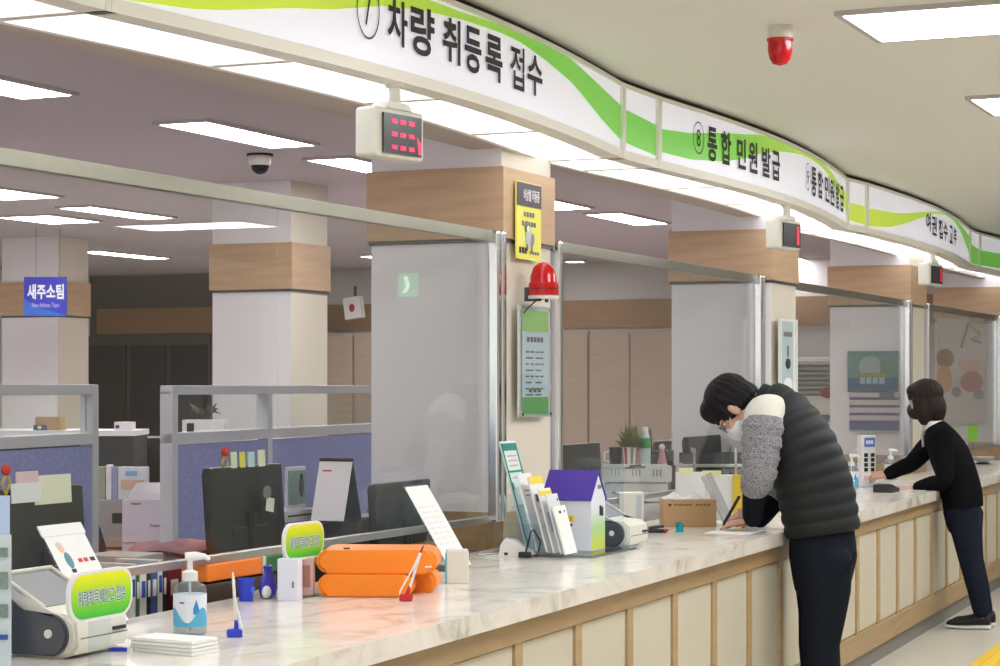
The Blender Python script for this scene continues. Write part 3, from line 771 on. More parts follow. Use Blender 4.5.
# ---- white leaflet box and pink pack below the second oval sign
r = thing('leaflet_box', 'narrow white leaflet box behind the second oval sign', 'box', base(287, 601), R(-12))
MB().box((0, .03, .065), (.066, .05, .13), bev=.002).done('carton', mat('lavender_white', (224, 226, 240), .5), r)
MB().box((.018, .0035, .05), (.006, .002, .02)).done('printed_mark', M_GREYINK, r, smooth=False)
r = thing('tissue_pack', 'pink tissue pack standing beside the white leaflet box', 'pack', base(305, 597), R(-4))
MB().box((0, .03, .062), (.05, .04, .12), bev=.006).done('pack', mat('pink_film', (214, 172, 164), .35, noise=.15, nscale=25), r)
MB().box((0, .0085, .065), (.03, .003, .07)).done('brown_print', mat('brown_print', (170, 120, 104), .5), r, smooth=False)
# ---- card reader
r = thing('card_reader', 'small white card reader with black cable below the siren pillar', 'card reader', base(518, 557), R(-6))
mb = MB(); mb.prism([(-.075, 0), (.065, 0), (.065, .018), (.03, .035), (-.01, .065), (-.05, .072), (-.066, .05)], lambda a, b: V((a, -.02, b)), lambda a, b: V((a, .07, b))); mb.done('body', M_WHITE, r, angle=30)
MB().box((-.045, -.021, .014), (.014, .003, .01)).done('port', M_INK, r, smooth=False)
MB().box((.02, .0, .028), (.05, .03, .01), RY(R(28))).done('keypad', M_DARK, r)
MB().tube([(.03, -.035, .006), (.035, -.03, .03), (.045, -.02, .07), (.05, 0, .1), (.06, .02, .105), (.085, .03, .06), (.08, -.02, .01), (.03, -.045, .004)], .0035).done('cable', M_INK, r)
MB().box((.03, -.035, .012), (.05, .022, .022), bev=.004).done('plug', M_INK, r)
MB().tube([(-.075, .05, .01), (-.12, .07, .006), (-.16, .03, .005), (-.12, -.03, .004), (-.07, -.01, .006)], .003).done('white_cable', M_WHITE, r)
# ---- brochure holder with leaflets
hold = thing('brochure_holder', 'clear acrylic brochure holder full of leaflets before the siren pillar', 'holder', base(556, 556)+V((0, 0, .0125)), RG)
MB().box((.0, .10, .004), (.19, .30, .008), bev=.002).done('base_plate', M_ACRYL, hold, smooth=False)
for i, (y, h) in enumerate(((.0, .12), (.05, .15), (.10, .18), (.15, .22))):
    MB().box((0, y + .5*h*.3, .008+h/2), (.17, .004, h), RX(-R(16))).done('pocket', M_ACRYL, hold, smooth=False)
MB().box((-.083, .12, .06), (.005, .22, .11)).done('side', M_ACRYL, hold, smooth=False); MB().box((.083, .12, .06), (.005, .22, .11)).done('side', M_ACRYL, hold, smooth=False)
def leaflet(label, px, py, w, h, tilt, m, prints, up=0):
    """lower near corner at pixel (px,py); faces the hall and leans back"""
    b = onz(px, py, CZ+.022+up)
    r = thing('leaflet', label, 'leaflet', b, RG, 'leaflets in the clear holder')
    f = lambda x, l, o=0: V((x, l*math.sin(R(tilt)), l*math.cos(R(tilt)))) + V((0, -math.cos(R(tilt)), math.sin(R(tilt))))*o
    rot = RX(-R(tilt))
    MB().box(f(w/2, h/2), (w, .008, h), rot, bev=.001).done('sheets', m, r, smooth=False)
    for nm, x0, l0, ww, hh, pm in prints:
        MB().box(f(x0+ww/2, l0+hh/2, .0045), (ww, .001, hh), rot).done(nm, pm, r, smooth=False)
    return r
leaflet('tall green bordered price list leaning on the siren pillar', 527, 549, .15, .44, 16, mat('pale_green_card', (206, 228, 222), .5), [('border_top', .0, .40, .15, .03, M_TEAL), ('border_edge', 0, .0, .012, .43, M_TEAL), ('border_far', .138, .0, .012, .43, M_TEAL), ('divider', .0, .31, .15, .008, M_TEAL),
    ('pink_print', .035, .375, .085, .006, mat('pink_ink', (226, 150, 160), .7)), ('pink_print', .035, .355, .085, .006, MATS['pink_ink']), ('pink_print', .035, .335, .085, .006, MATS['pink_ink']), ('pink_print', .04, .285, .085, .006, MATS['pink_ink']), ('green_mark', .012, .24, .012, .03, M_TEAL)])
leaflet('plain white leaflet in the holder next to the green price list', 537, 551, .13, .31, 16, M_PAPER, [('grey_print', .02, .24, .09, .004, M_GREYINK), ('grey_print', .02, .22, .09, .004, M_GREYINK)])
leaflet('white and yellow leaflet with purple figure in the holder', 547, 552, .13, .30, 16, M_PAPER, [('yellow_band', 0, .27, .13, .03, M_YELLOW), ('purple_figure', .02, .2, .03, .03, mat('purple_ink', (84, 78, 140), .6)), ('grey_print', .03, .16, .08, .004, M_GREYINK)])
leaflet('white leaflet with yellow header in the middle of the holder', 554, 553, .12, .255, 16, M_PAPER, [('yellow_band', 0, .225, .12, .02, M_YELLOW), ('blue_print', .02, .08, .08, .08, mat('pale_blue_ink', (160, 176, 196), .6))])
leaflet('pale grey leaflet with punched hole in the holder', 561, 554, .11, .235, 16, mat('pale_grey_card', (214, 218, 220), .6), [('punched_hole', .09, .205, .009, .01, M_INK)])
leaflet('front short white leaflet pack before the purple roofed box', 565, 555, .12, .19, 16, M_PAPER, [('logo', .04, .16, .02, .01, M_INK), ('punched_hole', .092, .162, .008, .009, M_INK)])
# ---- purple roofed box
r = thing('collection_box', 'white collection box with purple gabled roof beside the leaflets', 'box', base(591, 554)+V((0, 0, .0125)), RG)
w_, d_, h_, rf = .155, .20, .203, .302
mb = MB(); mb.box((w_/2, d_/2, h_/2), (w_, d_, h_)); mb.done('carton', mat('box_white', (226, 228, 236), .5), r, smooth=False)
mb = MB(); mb.prism([(0, h_), (w_, h_), (w_*.5, rf)], lambda a, b: V((a, 0, b)), lambda a, b: V((a, d_, b))); mb.done('gable', mat('box_white', (226, 228, 236), .5), r, smooth=False)
mb = MB(); mb.prism([(-.008, h_-.006), (w_*.5, rf+.004), (w_+.012, h_-.012), (w_+.012, h_-.002), (w_*.5, rf+.014), (-.014, h_-.002)], lambda a, b: V((a, -.004, b)), lambda a, b: V((a, d_+.01, b))); mb.done('roof', M_PURPLE, r, smooth=False)
mb = MB(); cl = mb.bm.loops.layers.float_color.new('Col')
cs = [lin((206, 214, 52)), lin((170, 208, 150)), lin((222, 228, 236))]
for k in range(2):
    z0, z1 = (.004, .09) if k == 0 else (.09, .17)
    f = mb.bm.faces.new([mb.bm.verts.new(p) for p in ((.002, -.001, z0), (w_-.002, -.001, z0), (w_-.002, -.001, z1), (.002, -.001, z1))])
    for l, c in zip(f.loops, (cs[k], cs[k], cs[k+1], cs[k+1])): l[cl] = c
mb.done('printed_front', attrmat('box_print', .5), r, smooth=False, normals=False)
mb = MB(); mb.box((.10, -.002, .155), (.02, .001, .04)); mb.done('black_print', M_INK, r, smooth=False)
mb = MB(); mb.box((.12, -.002, .15), (.02, .001, .035)); mb.done('black_print', M_INK, r, smooth=False)
MB().box((.09, -.002, .25), (.04, .001, .016)).done('green_print', mat('dull_green_ink', (110, 140, 110), .6), r, smooth=False)
MB().box((-.001, .085, .125), (.001, .03, .024)).done('yellow_tag', M_YELLOW, r, smooth=False)
mb = MB(); add_text(mb, '2', .01, .014, lambda a, b: V((-.0018, .09-a, .118+b)), .02); mb.done('number', M_INK, r, smooth=False)
MB().cyl((-.002, .085, .1), (0, .085, .1), .006).done('hole', M_INK, r)
# ---- clear acrylic screen on base
r = thing('acrylic_screen', 'clear acrylic upright screen on the flat base that carries the roofed box', 'screen', base(628, 549), RG)
MB().box((-.22, .09, .006), (.56, .26, .012), bev=.002).done('base_plate', M_ACRYL, r, smooth=False)
MB().box((.0, .12, .19), (.004, .20, .36)).done('upright', M_ACRYL, r, smooth=False)
mb = MB(); mb.prism([(-.035, 0), (.035, 0), (.008, .045), (-.008, .045)], lambda a, b: V((.004, .03+a, .012+b)), lambda a, b: V((.016, .03+a, .012+b))); mb.done('bracket', M_ACRYL, r, smooth=False)
# ---- second printer
p2 = base(629, 549)
dup(pr1, Vector((p2.x, p2.y, CZ)), RG, 'small-looking white printer between the roofed box and the tissue carton')
# ---- stapler, tape, tissue carton, files
r = thing('stapler', 'black and red stapler lying before the tissue carton', 'stapler', base(658, 533), R(5))
MB().box((0, .02, .008), (.085, .03, .016), bev=.005).done('base_arm', M_INK, r)
MB().box((-.005, .02, .026), (.075, .026, .016), RY(R(-8)), bev=.006).done('upper_arm', M_BLACK, r)
MB().box((.038, .006, .012), (.02, .01, .012), bev=.003).done('red_tip', MATS['red_plastic'], r)
r = thing('tissue_box', 'brown cardboard tissue carton on the counter', 'tissue box', base(690, 527), R(3))
tw = .255
MB().box((0, .07, .064), (tw, .13, .128), bev=.003).done('carton', M_CARD, r)
mb = MB(); rnd = random.Random(3)
for k in range(2):
    cx = -.07+.1*k; rg = []
    for j in range(6):
        z = .125+.035*j/5; q = 1-j/5.5
        rg.append([V((cx+.06*q*math.cos(2*PI*i/12)*(1+.25*rnd.uniform(-1, 1)), .07+.03*q*math.sin(2*PI*i/12)*(1+.3*rnd.uniform(-1, 1)), z+.006*rnd.uniform(-1, 1))) for i in range(12)])
    mb2 = MB(); mb2.rings(rg); mb2.done('tissue', M_PAPER, r)
mb.bm.free()
mb = MB(); mb.prism([(-.105, .108), (-.085, .108), (-.095, .094)], lambda a, b: V((a, .0042, b)), lambda a, b: V((a, .0052, b))); mb.done('printed_mark', M_INK, r, smooth=False)
bars(MB(), [(.1, 6)], -.075, .085, lambda x, b: V((x, .0044, b)), .008).done('print_line', mat('brown_ink', (110, 86, 58), .7), r, smooth=False, normals=False)
bars(MB(), [(.1, 4)], .03, .07, lambda x, b: V((x, .0044, b)), .008).done('print_line', MATS['brown_ink'], r, smooth=False, normals=False)
r = thing('tape_roll', 'teal tape holder standing in front of the tissue carton', 'tape holder', base(679.5, 532), 0)
MB().lathe([(.001, 0), (.021, 0), (.021, .008), (.016, .01), (.016, .032), (.021, .034), (.021, .042), (.001, .042)]).done('spool', mat('teal_plastic', (0, 150, 160), .3), r)
MB().cyl((0, 0, .042), (0, 0, .044), .012).done('cap', M_INK, r)
def upright_file(label, px, py, w, h, m, rz, lean=0, side=None):
    r = thing('document_file', label, 'file', base(px, py), rz, 'white document files behind the tissue carton')
    MB().box((w/2, .012, h/2), (w, .022, h), RY(R(lean)), bev=.002).done('cover', m, r, smooth=False)
    MB().box((w/2, .012, h/2+.002), (w-.006, .014, h-.006), RY(R(lean))).done('sheets', M_PAPER, r, smooth=False)
    if side: side(r, w, h)
    return r
upright_file('wide white file with yellow sticky tab behind the tissue carton', 676, 519, .22, .235, M_PAPER, R(4), 0, lambda r, w, h: MB().box((.05, .0, h+.008), (.075, .002, .028)).done('sticky_tab', mat('pale_yellow_note', (230, 230, 178), .7), r, smooth=False))
upright_file('white file with pale sticky tab and yellow edge near the pen hand', 706, 520, .17, .225, M_PAPER, R(4), 0, lambda r, w, h: (MB().box((.03, .0, h+.006), (.095, .002, .03)).done('sticky_tab', MATS['pale_yellow_note'], r, smooth=False), MB().box((w-.006, -.002, h/2), (.06, .006, h)).done('yellow_edge', mat('yellow_file', (226, 196, 52), .5), r, smooth=False)))
r = thing('clear_file', 'clear plastic file leaning diagonally against the white files', 'file', base(729, 524), R(4))
MB().box((-.055, -.005, .118), (.055, .012, .27), RY(R(-26)), bev=.002).done('pocket', glassmat('milky_film', (236, 240, 244), 1.4, veil=.45), r, smooth=False)
MB().box((-.068, -.012, .118), (.008, .004, .26), RY(R(-26))).done('spine', M_WHITE, r, smooth=False)
# wall of wire trays
M_WIRE = mat('dark_wire', (124, 124, 130), .2, metal=.8)
def tray(label, px, t, z, w, d, h=.05):
    b = gl(px, t); r = thing('letter_tray', label, 'tray', (b.x, b.y, z), R(2), 'dark letter trays behind the files')
    MB().box((0, 0, .004), (w, d, .006)).done('floor_plate', M_WIRE, r, smooth=False)
    for sy in (-1, 1): MB().box((0, sy*d/2, h/2), (w, .006, h*.5)).done('wall', M_WIRE, r, smooth=False)
    for sx in (-1, 1):
        for sy in (-1, 1): MB().cyl((sx*w*.32, sy*d/2, 0), (sx*w*.32, sy*d/2, h), .01, seg=8).done('leg', M_CHROME, r)
    MB().box((0, 0, .016), (w*.9, d*.8, .012)).done('papers', M_PAPER, r, smooth=False)
# ================================================================== OFFICE SIDE
M_FAB = fabric('blue_purple_fabric', (146, 150, 204), (158, 162, 214), (60, 60, 60))
M_FRAME = mat('cubicle_frame_grey', (200, 200, 210), .45)
def cubicle(label, p, q, zt, zm, mids=()):
    d = q - p; L = d.length; rz = math.atan2(d.y, d.x)
    r = thing('cubicle_divider', label, 'divider', (p.x, p.y, 0), rz, 'blue office dividers')
    MB().box((L/2, 0, zt-.02), (L, .06, .04), bev=.004).done('top_rail', M_FRAME, r)
    MB().box((L/2, 0, zm), (L, .06, .046), bev=.004).done('middle_rail', M_FRAME, r)
    for x in (.025, L-.025) + tuple(mids): MB().box((x, 0, zt/2-.02), (.05, .062, zt+.0), bev=.004).done('post', M_FRAME, r)
    xs = [.05] + [m for m in mids] + [L-.05]
    for a, b in zip(xs[:-1], xs[1:]):
        MB().box(((a+b)/2, 0, (zt+zm)/2), (b-a, .006, zt-zm-.06)).done('window', M_GLASS, r, smooth=False)
        MB().box(((a+b)/2, 0, (zm-.03+.1)/2), (b-a, .04, zm-.03-.1)).done('fabric_panel', M_FAB, r, smooth=False)
    MB().box((L/2, 0, .04), (L, .045, .12)).done('base_rail', M_FRAME, r)
    return r
cubicle('blue fabric divider with glass top behind the near black monitor', V((-2.35, 6.1, 0)), V((-1.645, 8.27, 0)), 1.552, 1.335)
cubicle('blue fabric divider with glass top next to the rear white pillar', V((-1.40, 8.6, 0)), V((-.45, 11.5, 0)), 1.548, 1.325, (.98,))
# ---- monitors (backs seen)
def monitor(label, px0, px1, t, pyt, h, extra=None, m=M_BLACK, zdesk=.73):
    p0, p1 = gl(px0, t), gl(px1, t); w = (p1-p0).length
    z1 = zat(pyt, p0.y)
    r = thing('computer_monitor', label, 'monitor', (p0.x, p0.y, zdesk), RG, 'black computer monitors')
    zc = z1-zdesk-h/2
    MB().box((w/2, .02, zc), (w, .035, h), RX(R(-4)), bev=.008).done('housing', m, r)
    MB().box((w/2, .045, zc), (w-.03, .004, h-.04), RX(R(-4))).done('screen', M_SCREEN, r, smooth=False)
    MB().box((w/2, -.001, zc-h*.32), (w*.5, .012, h*.18), bev=.004).done('rear_vent', m, r)
    MB().cyl((w/2, .0, .01), (w/2, .0, zc-.02), .022).done('neck', m, r)
    MB().lathe([(.001, 0), (.11, 0), (.105, .012), (.03, .022), (.001, .022)], (w/2, 0.02, 0), sy=.8).done('foot', m, r)
    if extra: extra(r, w, zc+h/2, h)
    return r
def sticker(r, w, zt, h):
    MB().box((w*.66, -.036, zt-.145), (.055, .002, .05), RY(R(10))).done('paper_sticker', M_OFFW, r, smooth=False)
    MB().ball((w*.62, -.036, zt-.10), (.03, .002, .025)).done('printed_sticker', mat('sticker_print', (120, 120, 112), .6, noise=.6, nscale=80), r)
NOTES = [('pale yellow', (232, 232, 196)), ('white', (230, 232, 228)), ('bright yellow', (228, 216, 84)), ('pale blue', (196, 222, 226)), ('cream', (226, 222, 196))]
mon1 = monitor('black monitor with a paper sticker on its back, before the second blue divider', 213, 285, -.40, 468, .30, sticker)
mon0 = monitor('big black monitor behind the tilted sign with the red words', 3, 87, -.42, 490, .36)
monitor('black monitor behind the blank tilted sign', 378, 433, -.16, 484, .25)
monitor('small black monitor before the cupboards, beyond the purple roofed box', 562, 602, -.42, 445, .2)
monitor('black monitor above the letter trays near the writing man', 690, 727, -.25, 437, .25)
def note(label, px, py, t, w, h, col, grp='paper notes on monitor tops'):
    p = gl(px, t, py)
    o = MB().box((w/2, 0, -h/2), (w, .003, h), RX(R(-3))).done('paper_note', mat('note_%d_%d_%d' % col, col, .8), None, smooth=False, loc=p, rz=RG)
    tag(o, label, 'note', grp)
note('pink paper note above the near black monitor', 16, 472, -.435, .11, .06, (226, 196, 204))
note('white paper note under the pink one on the near monitor', 11, 484, -.43, .15, .06, (232, 232, 236))
note('large cream paper note at the corner of the near monitor', 34, 476, -.435, .19, .09, (228, 228, 206))
note('pale green note on the stickered monitor', 231, 452, -.415, .04, .08, (214, 226, 190))
note('bright yellow note on the stickered monitor', 240, 452, -.415, .035, .08, (232, 220, 90))
note('pale blue note on the stickered monitor', 248, 452, -.415, .045, .08, (190, 220, 226))
note('cream note at the corner of the stickered monitor', 258, 450, -.415, .05, .085, (230, 228, 200))
for px, py, lb in ((6, 470, 'red flower pin with yellow wire on the near black monitor'), (225, 452, 'red flower pin with yellow wire on the stickered monitor')):
    p = gl(px, -.42, py); r = thing('flower_pin', lb, 'ornament', p, RG, 'red flower pins')
    MB().ball((0, 0, 0), (.02, .012, .018)).done('flower', mat('red_felt', (206, 52, 50), .8), r)
    MB().tube([(0, 0, -.01), (-.02, 0, -.04), (.0, 0, -.075), (.02, 0, -.04), (.01, 0, -.02)], .004).done('wire', mat('yellow_wire', (196, 176, 70), .6), r)
# ---- things behind the first glass
def boxthing(name, label, cat, px0, px1, t, z0, z1, d, m, extra=None, group=None, bev=.004, part='body'):
    p0, p1 = gl(px0, t), gl(px1, t); w = (p1-p0).length
    r = thing(name, label, cat, (p0.x, p0.y, z0), RG, group)
    MB().box((w/2, d/2, (z1-z0)/2), (w, d, z1-z0), bev=bev).done(part, m, r)
    if extra: extra(r, w, d, z1-z0)
    return r
def eqx(r, w, d, h):
    mb = MB(); add_text(mb, 'SCOM', .16, .04, lambda a, b: V((w*.5+a, -.002, h*.55+b)), .0); mb.done('lettering', mat('reflected_lettering', (84, 86, 90), .6), r, smooth=False)  # text reflected in the glass, painted onto the case front
    MB().box((w*.42, -.002, h*.5), (.12, .003, .12)).done('grey_label', mat('dim_label', (92, 94, 92), .6), r, smooth=False)
    MB().box((w/2, d/2, h+.002), (w-.02, d-.02, .006)).done('lid', M_BLACK, r, smooth=False)
boxthing('equipment_cabinet', 'low black equipment case under the desk calendar', 'case', 288, 394, -.46, .73, 1.005, .36, mat('soft_black', (46, 46, 50), .45), eqx)
p = gl(311, -.50); r = thing('desk_calendar', 'white tent desk calendar standing behind the first glass partition', 'calendar', (p.x, p.y, 1.012), math.atan2(NG.y, NG.x))
pw = .145
mb = MB(); mb.prism([(-.004, 0), (0, 0), (.075, .24), (.071, .24)], lambda a, b: V((0, a, b)), lambda a, b: V((pw, a, b))); mb.done('front_sheet', mat('lavender_paper', (242, 236, 244), .7), r, smooth=False)
mb = MB(); mb.prism([(.15, 0), (.154, 0), (.079, .24), (.075, .24)], lambda a, b: V((0, a, b)), lambda a, b: V((pw, a, b))); mb.done('back_sheet', M_DARK, r, smooth=False)
MB().cyl((0, .075, .243), (pw, .075, .243), .008).done('binding', M_INK, r)
MB().box((pw/2, .07, .004), (pw, .15, .008)).done('base_card', M_INK, r, smooth=False)
MB().box((.04, .06, .2), (.04, .004, .006), RX(R(-17))).done('red_mark', M_REDINK, r, smooth=False)
def framex(r, w, d, h):
    MB().box((w/2, -.002, h/2), (w-.02, .004, h-.03)).done('photo', mat('photo_print', (128, 152, 146), .5, noise=.3, nscale=18), r, smooth=False)
    MB().ball((w*.72, -.004, h*.52), (.02, .002, .045)).done('pictured_figure', M_DARK, r)
    MB().ball((w*.72, -.004, h*.75), (.011, .002, .014)).done('pictured_head', M_INK, r)
boxthing('photo_frame', 'small photo frame next to the stickered monitor', 'photo frame', 287, 306, -.62, 1.06, 1.225, .012, M_FRAME, framex, part='frame')
boxthing('laptop', 'pale closed laptop beneath the photo frame', 'laptop', 288, 318, -.56, 1.012, 1.058, .22, mat('pale_silver', (196, 190, 204), .4), lambda r, w, d, h: MB().box((w/2, -.001, h*.55), (w, .003, .006)).done('lid_gap', M_INK, r, smooth=False))
# orange and green folder below the glass rail
p0, p1 = gl(208, .005), gl(330, .005); L = (p1-p0).length
r = thing('ring_folder', 'orange and green folder lying on the pen organizer below the glass rail', 'folder', (p0.x, p0.y, .93), RG)
MB().box((L*.21, .05, .03), (L*.42, .10, .055), bev=.008).done('orange_cover', mat('orange_card', (240, 128, 36), .5), r)
MB().box((L*.435, .05, .03), (.02, .102, .056)).done('white_divider', mat('greige', (206, 202, 186), .5), r, smooth=False)
MB().box((L*.72, .05, .03), (L*.55, .10, .054), bev=.006).done('green_cover', mat('green_card', (20, 104, 40), .5), r)
def orgx(r, w, d, h):
    MB().box((w*.5, -.004, h*.62), (w*.5, .01, .03), RY(R(-8))).done('handle_bar', mat('grey_bar', (196, 192, 190), .4), r)
    MB().box((w*.2, -.006, h*.3), (.012, .01, .1), RY(R(-30))).done('orange_pen', MATS['orange_card'], r, smooth=False)
    MB().box((w*.32, -.004, .06), (.08, .008, .1), bev=.002).done('grey_pocket', mat('grey_pocket', (160, 150, 136), .6), r)
boxthing('pen_organizer', 'dark brown desk organizer under the orange and green folder', 'organizer', 206, 278, .004-.01, .73, .928, .10, mat('dark_brown_plastic', (66, 54, 46), .45), orgx, bev=.012)
c = gl(246, .05); r = thing('blue_cup', 'small blue plastic pen cup behind the blue pen stand', 'cup', (c.x, c.y, CZ), RG)
cq = onz(246, 601, CZ); r.location = cq
MB().lathe([(.001, 0), (.022, 0), (.026, .07), (.023, .07), (.019, .006), (.001, .006)], seg=20).done('cup', M_BLUE, r)
MB().cyl((0, -.0255, .035), (0, -.024, .035), .012).done('round_label', mat('lighter_blue', (90, 110, 220), .4), r)
cq = onz(268, 598, CZ); r = thing('sweet_wrapper_bag', 'crumpled blue and white snack bag behind the counter edge', 'bag', cq, RG)
mb = MB(); mb.lathe([(.005, 0), (.035, .005), (.04, .03), (.03, .06), (.018, .085), (.022, .1), (.012, .105)], seg=11, sx=1, sy=.6); mb.done('bag', mat('blue_film', (58, 60, 178), .25, noise=.5, nscale=30), r)
MB().ball((-.03, -.012, .022), (.022, .012, .02)).done('white_corner', M_WHITE, r)
# books below the rail
bx0 = 131; cols = [((226, 224, 222), 5), ((60, 110, 60), 4), ((228, 228, 230), 7), ((40, 40, 44), 4), ((70, 96, 150), 7), ((226, 226, 226), 5), ((36, 44, 60), 4), ((110, 22, 30), 15)]
ttl = ['white book at the start of the row', 'green spined book', 'thick white book with blue mark', 'thin black book', 'blue spined book', 'second white book past the blue one', 'navy book before the big red one', 'wide dark red book ending the row']
px = bx0
for (c, wpx), tl in zip(cols, ttl):
    p0, p1 = gl(px, -.16), gl(px+wpx, -.16); w = (p1-p0).length*.96
    h = .245 + .012*(wpx % 3)
    r = thing('book', tl + ' under the glass rail', 'book', (p0.x, p0.y, .73), RG, 'books behind the counter')
    MB().box((w/2, .08, h/2), (w, .16, h), bev=.002).done('cover', mat('cover_%d_%d_%d' % c, c, .5), r)
    MB().box((w/2, -.001, h*.72), (w*.5, .002, h*.2)).done('spine_label', M_PAPER if sum(c) < 500 else M_BLUEINK, r, smooth=False)
    px += wpx
# stacked documents, clear bag, pink cloth
for i in range(3):
    boxthing('document_stack', ('lowest', 'middle', 'upper')[i] + ' bundle of cream papers beside the clear bag', 'papers', 130+i, 166-i, -.62, .73+.075*i, .803+.075*i, .22, mat('cream_paper_%d' % i, (206-6*i, 200-5*i, 184), .8), lambda r, w, d, h: MB().box((w*.55, -.001, h*.5), (w*.5, .002, h*.45)).done('blue_cover_edge', mat('navy_print', (70, 84, 128), .6), r, smooth=False), 'bundles of papers')
p0, p1 = gl(164, -.68), gl(230, -.68); w = (p1-p0).length
r = thing('plastic_bag', 'clear crumpled plastic bag with pink cloth in front of the blue divider', 'bag', (p0.x, p0.y, .73), RG)
rnd = random.Random(4); rg = []
for z, q in ((0, .9), (.06, 1.0), (.12, .98), (.17, .9), (.20, .7), (.215, .3)):
    rg.append([V((w*.42 + w*.42*q*math.cos(2*PI*i/22)*(1+.08*rnd.uniform(-1, 1)), .12+.12*q*math.sin(2*PI*i/22)*(1+.1*rnd.uniform(-1, 1)), z)) for i in range(22)])
mb = MB(); mb.rings(rg); mb.done('bag', mat('milky_bag', (176, 170, 158), .35, noise=.25, nscale=16), r)
rg = []
for z, q in ((.19, .8), (.205, 1.0), (.22, .9), (.228, .4)):
    rg.append([V((w*.52 + w*.5*q*math.cos(2*PI*i/22), .12+.12*q*math.sin(2*PI*i/22)*(1+.1*rnd.uniform(-1, 1)), z+.012*math.sin(i*1.1))) for i in range(22)])
mb = MB(); mb.rings(rg); mb.done('pink_cloth', mat('pink_cloth', (170, 116, 126), .9, noise=.15, nscale=14), r)
mb = MB(); mb.box((w*.92, .05, .10), (.16, .06, .2), bev=.01); mb.done('red_brown_folder', mat('red_brown_leather', (146, 66, 46), .5, noise=.2, nscale=10), r)
# side desk with laser printer and brochures
def freebox(name, label, cat, px0, px1, Y, py0, py1, d, m, extra=None, group=None, rz=0, bev=.004, part='body'):
    """box facing the camera between pixel columns/rows at depth Y (py0 top, py1 bottom)"""
    x0, x1 = (px0-500)/FL*Y, (px1-500)/FL*Y; z1, z0 = zat(py0, Y), zat(py1, Y)
    r = thing(name, label, cat, ((x0+x1)/2, Y, z0), rz, group)
    MB().box((0, d/2, (z1-z0)/2), (x1-x0, d, z1-z0), bev=bev).done(part, m, r)
    if extra: extra(r, x1-x0, d, z1-z0)
    return r
r = thing('side_desk', 'red brown side desk carrying the laser printer', 'desk', (-1.92, 9.75, 0), R(4))
MB().box((.15, .45, .715), (1.15, .95, .03)).done('desk_top', wood('red_brown', (132, 84, 62), (146, 96, 72), .5, (8, 1, 8)), r, smooth=False)
for x in (-.38, .68): MB().box((x, .45, .34), (.03, .85, .72)).done('support', M_DARK, r, smooth=False)
def canon(r, w, d, h):
    mb = MB(); add_text(mb, 'Canon', .055, .013, lambda a, b: V((a+.0, -.0015, h*.5+b)), .01); mb.done('lettering', M_INK, r, smooth=False)
    MB().box((0, -.001, h*.2), (w-.01, .004, .004)).done('seam', M_GREYINK, r, smooth=False)
    mb = MB(); mb.prism([(.0, 0), (d, 0), (d, .07), (.1, .03)], lambda a, b: V((-w/2+.02, a, h+b)), lambda a, b: V((w/2-.01, a, h+b))); mb.done('top_cover', mat('printer_grey', (160, 154, 160), .4), r, smooth=False)
    MB().box((-w*.25, -.001, h-.018), (.05, .003, .008)).done('label_strip', mat('dull_label', (120, 116, 90), .5), r, smooth=False)
freebox('laser_printer', 'pale boxy laser printer on the side desk between the dividers', 'printer', 122, 178, 9.9, 500, 553.5, .3, mat('printer_beige', (206, 196, 204), .45), canon)
freebox('grey_shelf_unit', 'grey desktop shelf under the standing magazines', 'shelf', 92, 128, 10.25, 500, 547.5, .2, mat('grey_shelf', (150, 148, 150), .5), lambda r, w, d, h: MB().box((w*.2, -.001, h*.62), (.05, .004, .05)).done('dark_slot', M_INK, r, smooth=False))
for i, (a, b, yt, c, lb) in enumerate(((94, 106, 467, (150, 158, 130), 'green photo magazine standing first on the grey shelf'), (106, 112, 465, (220, 218, 226), 'thin white magazine second on the grey shelf'), (112, 118, 467, (150, 152, 190), 'thin blue grey magazine third on the grey shelf'), (118, 148, 467, (206, 210, 214), 'white brochure with coloured print behind the laser printer'))):
    def prn(r, w, d, h):
        if w > .1:
            MB().box((-w*.05, -.002, h*.8), (w*.4, .002, .025)).done('blue_print', mat('sky_print', (130, 168, 214), .6), r, smooth=False)
            MB().box((0, -.002, h*.45), (w*.8, .002, .05)).done('orange_print', mat('mixed_print', (206, 170, 150), .6, noise=.3, nscale=40), r, smooth=False)
    freebox('magazine', lb, 'magazine', a, b-.5, 10.3 if i < 3 else 10.27, yt, 500 if i < 3 else 499.5, .05, mat('mag_%d' % i, c, .5, noise=.2, nscale=14), prn, 'standing magazines', bev=.002, part='cover')
# office chair seen between dividers
r = thing('office_chair', 'dark office chair between the blue dividers', 'chair', (-1.9, 8.8, 0), R(200))
MB().ball((0, .02, .78), (.21, .05, .30)).done('backrest', mat('dark_teal_mesh', (44, 54, 60), .8), r)
MB().box((0, -.2, .46), (.44, .42, .08), bev=.03, seg=3).done('seat', mat('dark_seat', (38, 40, 44), .85), r)
MB().tube([(0, .05, .5), (0, .1, .66), (0, .06, .82)], .025).done('back_bar', M_BLACK, r)
MB().cyl((0, -.18, .1), (0, -.18, .43), .03).done('gas_column', M_CHROME, r)
for k in range(5):
    a = R(72*k+18); e = V((.28*math.cos(a), -.18+.28*math.sin(a), .07))
    MB().tube([(0, -.18, .11), e], [(.03, .02), (.02, .014)]).done('leg', M_BLACK, r); MB().ball(e - V((0, 0, .04)), .028).done('caster', M_INK, r)
for sx in (-1, 1): MB().tube([(sx*.2, -.1, .5), (sx*.26, -.1, .6), (sx*.26, -.1, .68), (sx*.26, -.3, .69)], .018).done('armrest', M_BLACK, r)
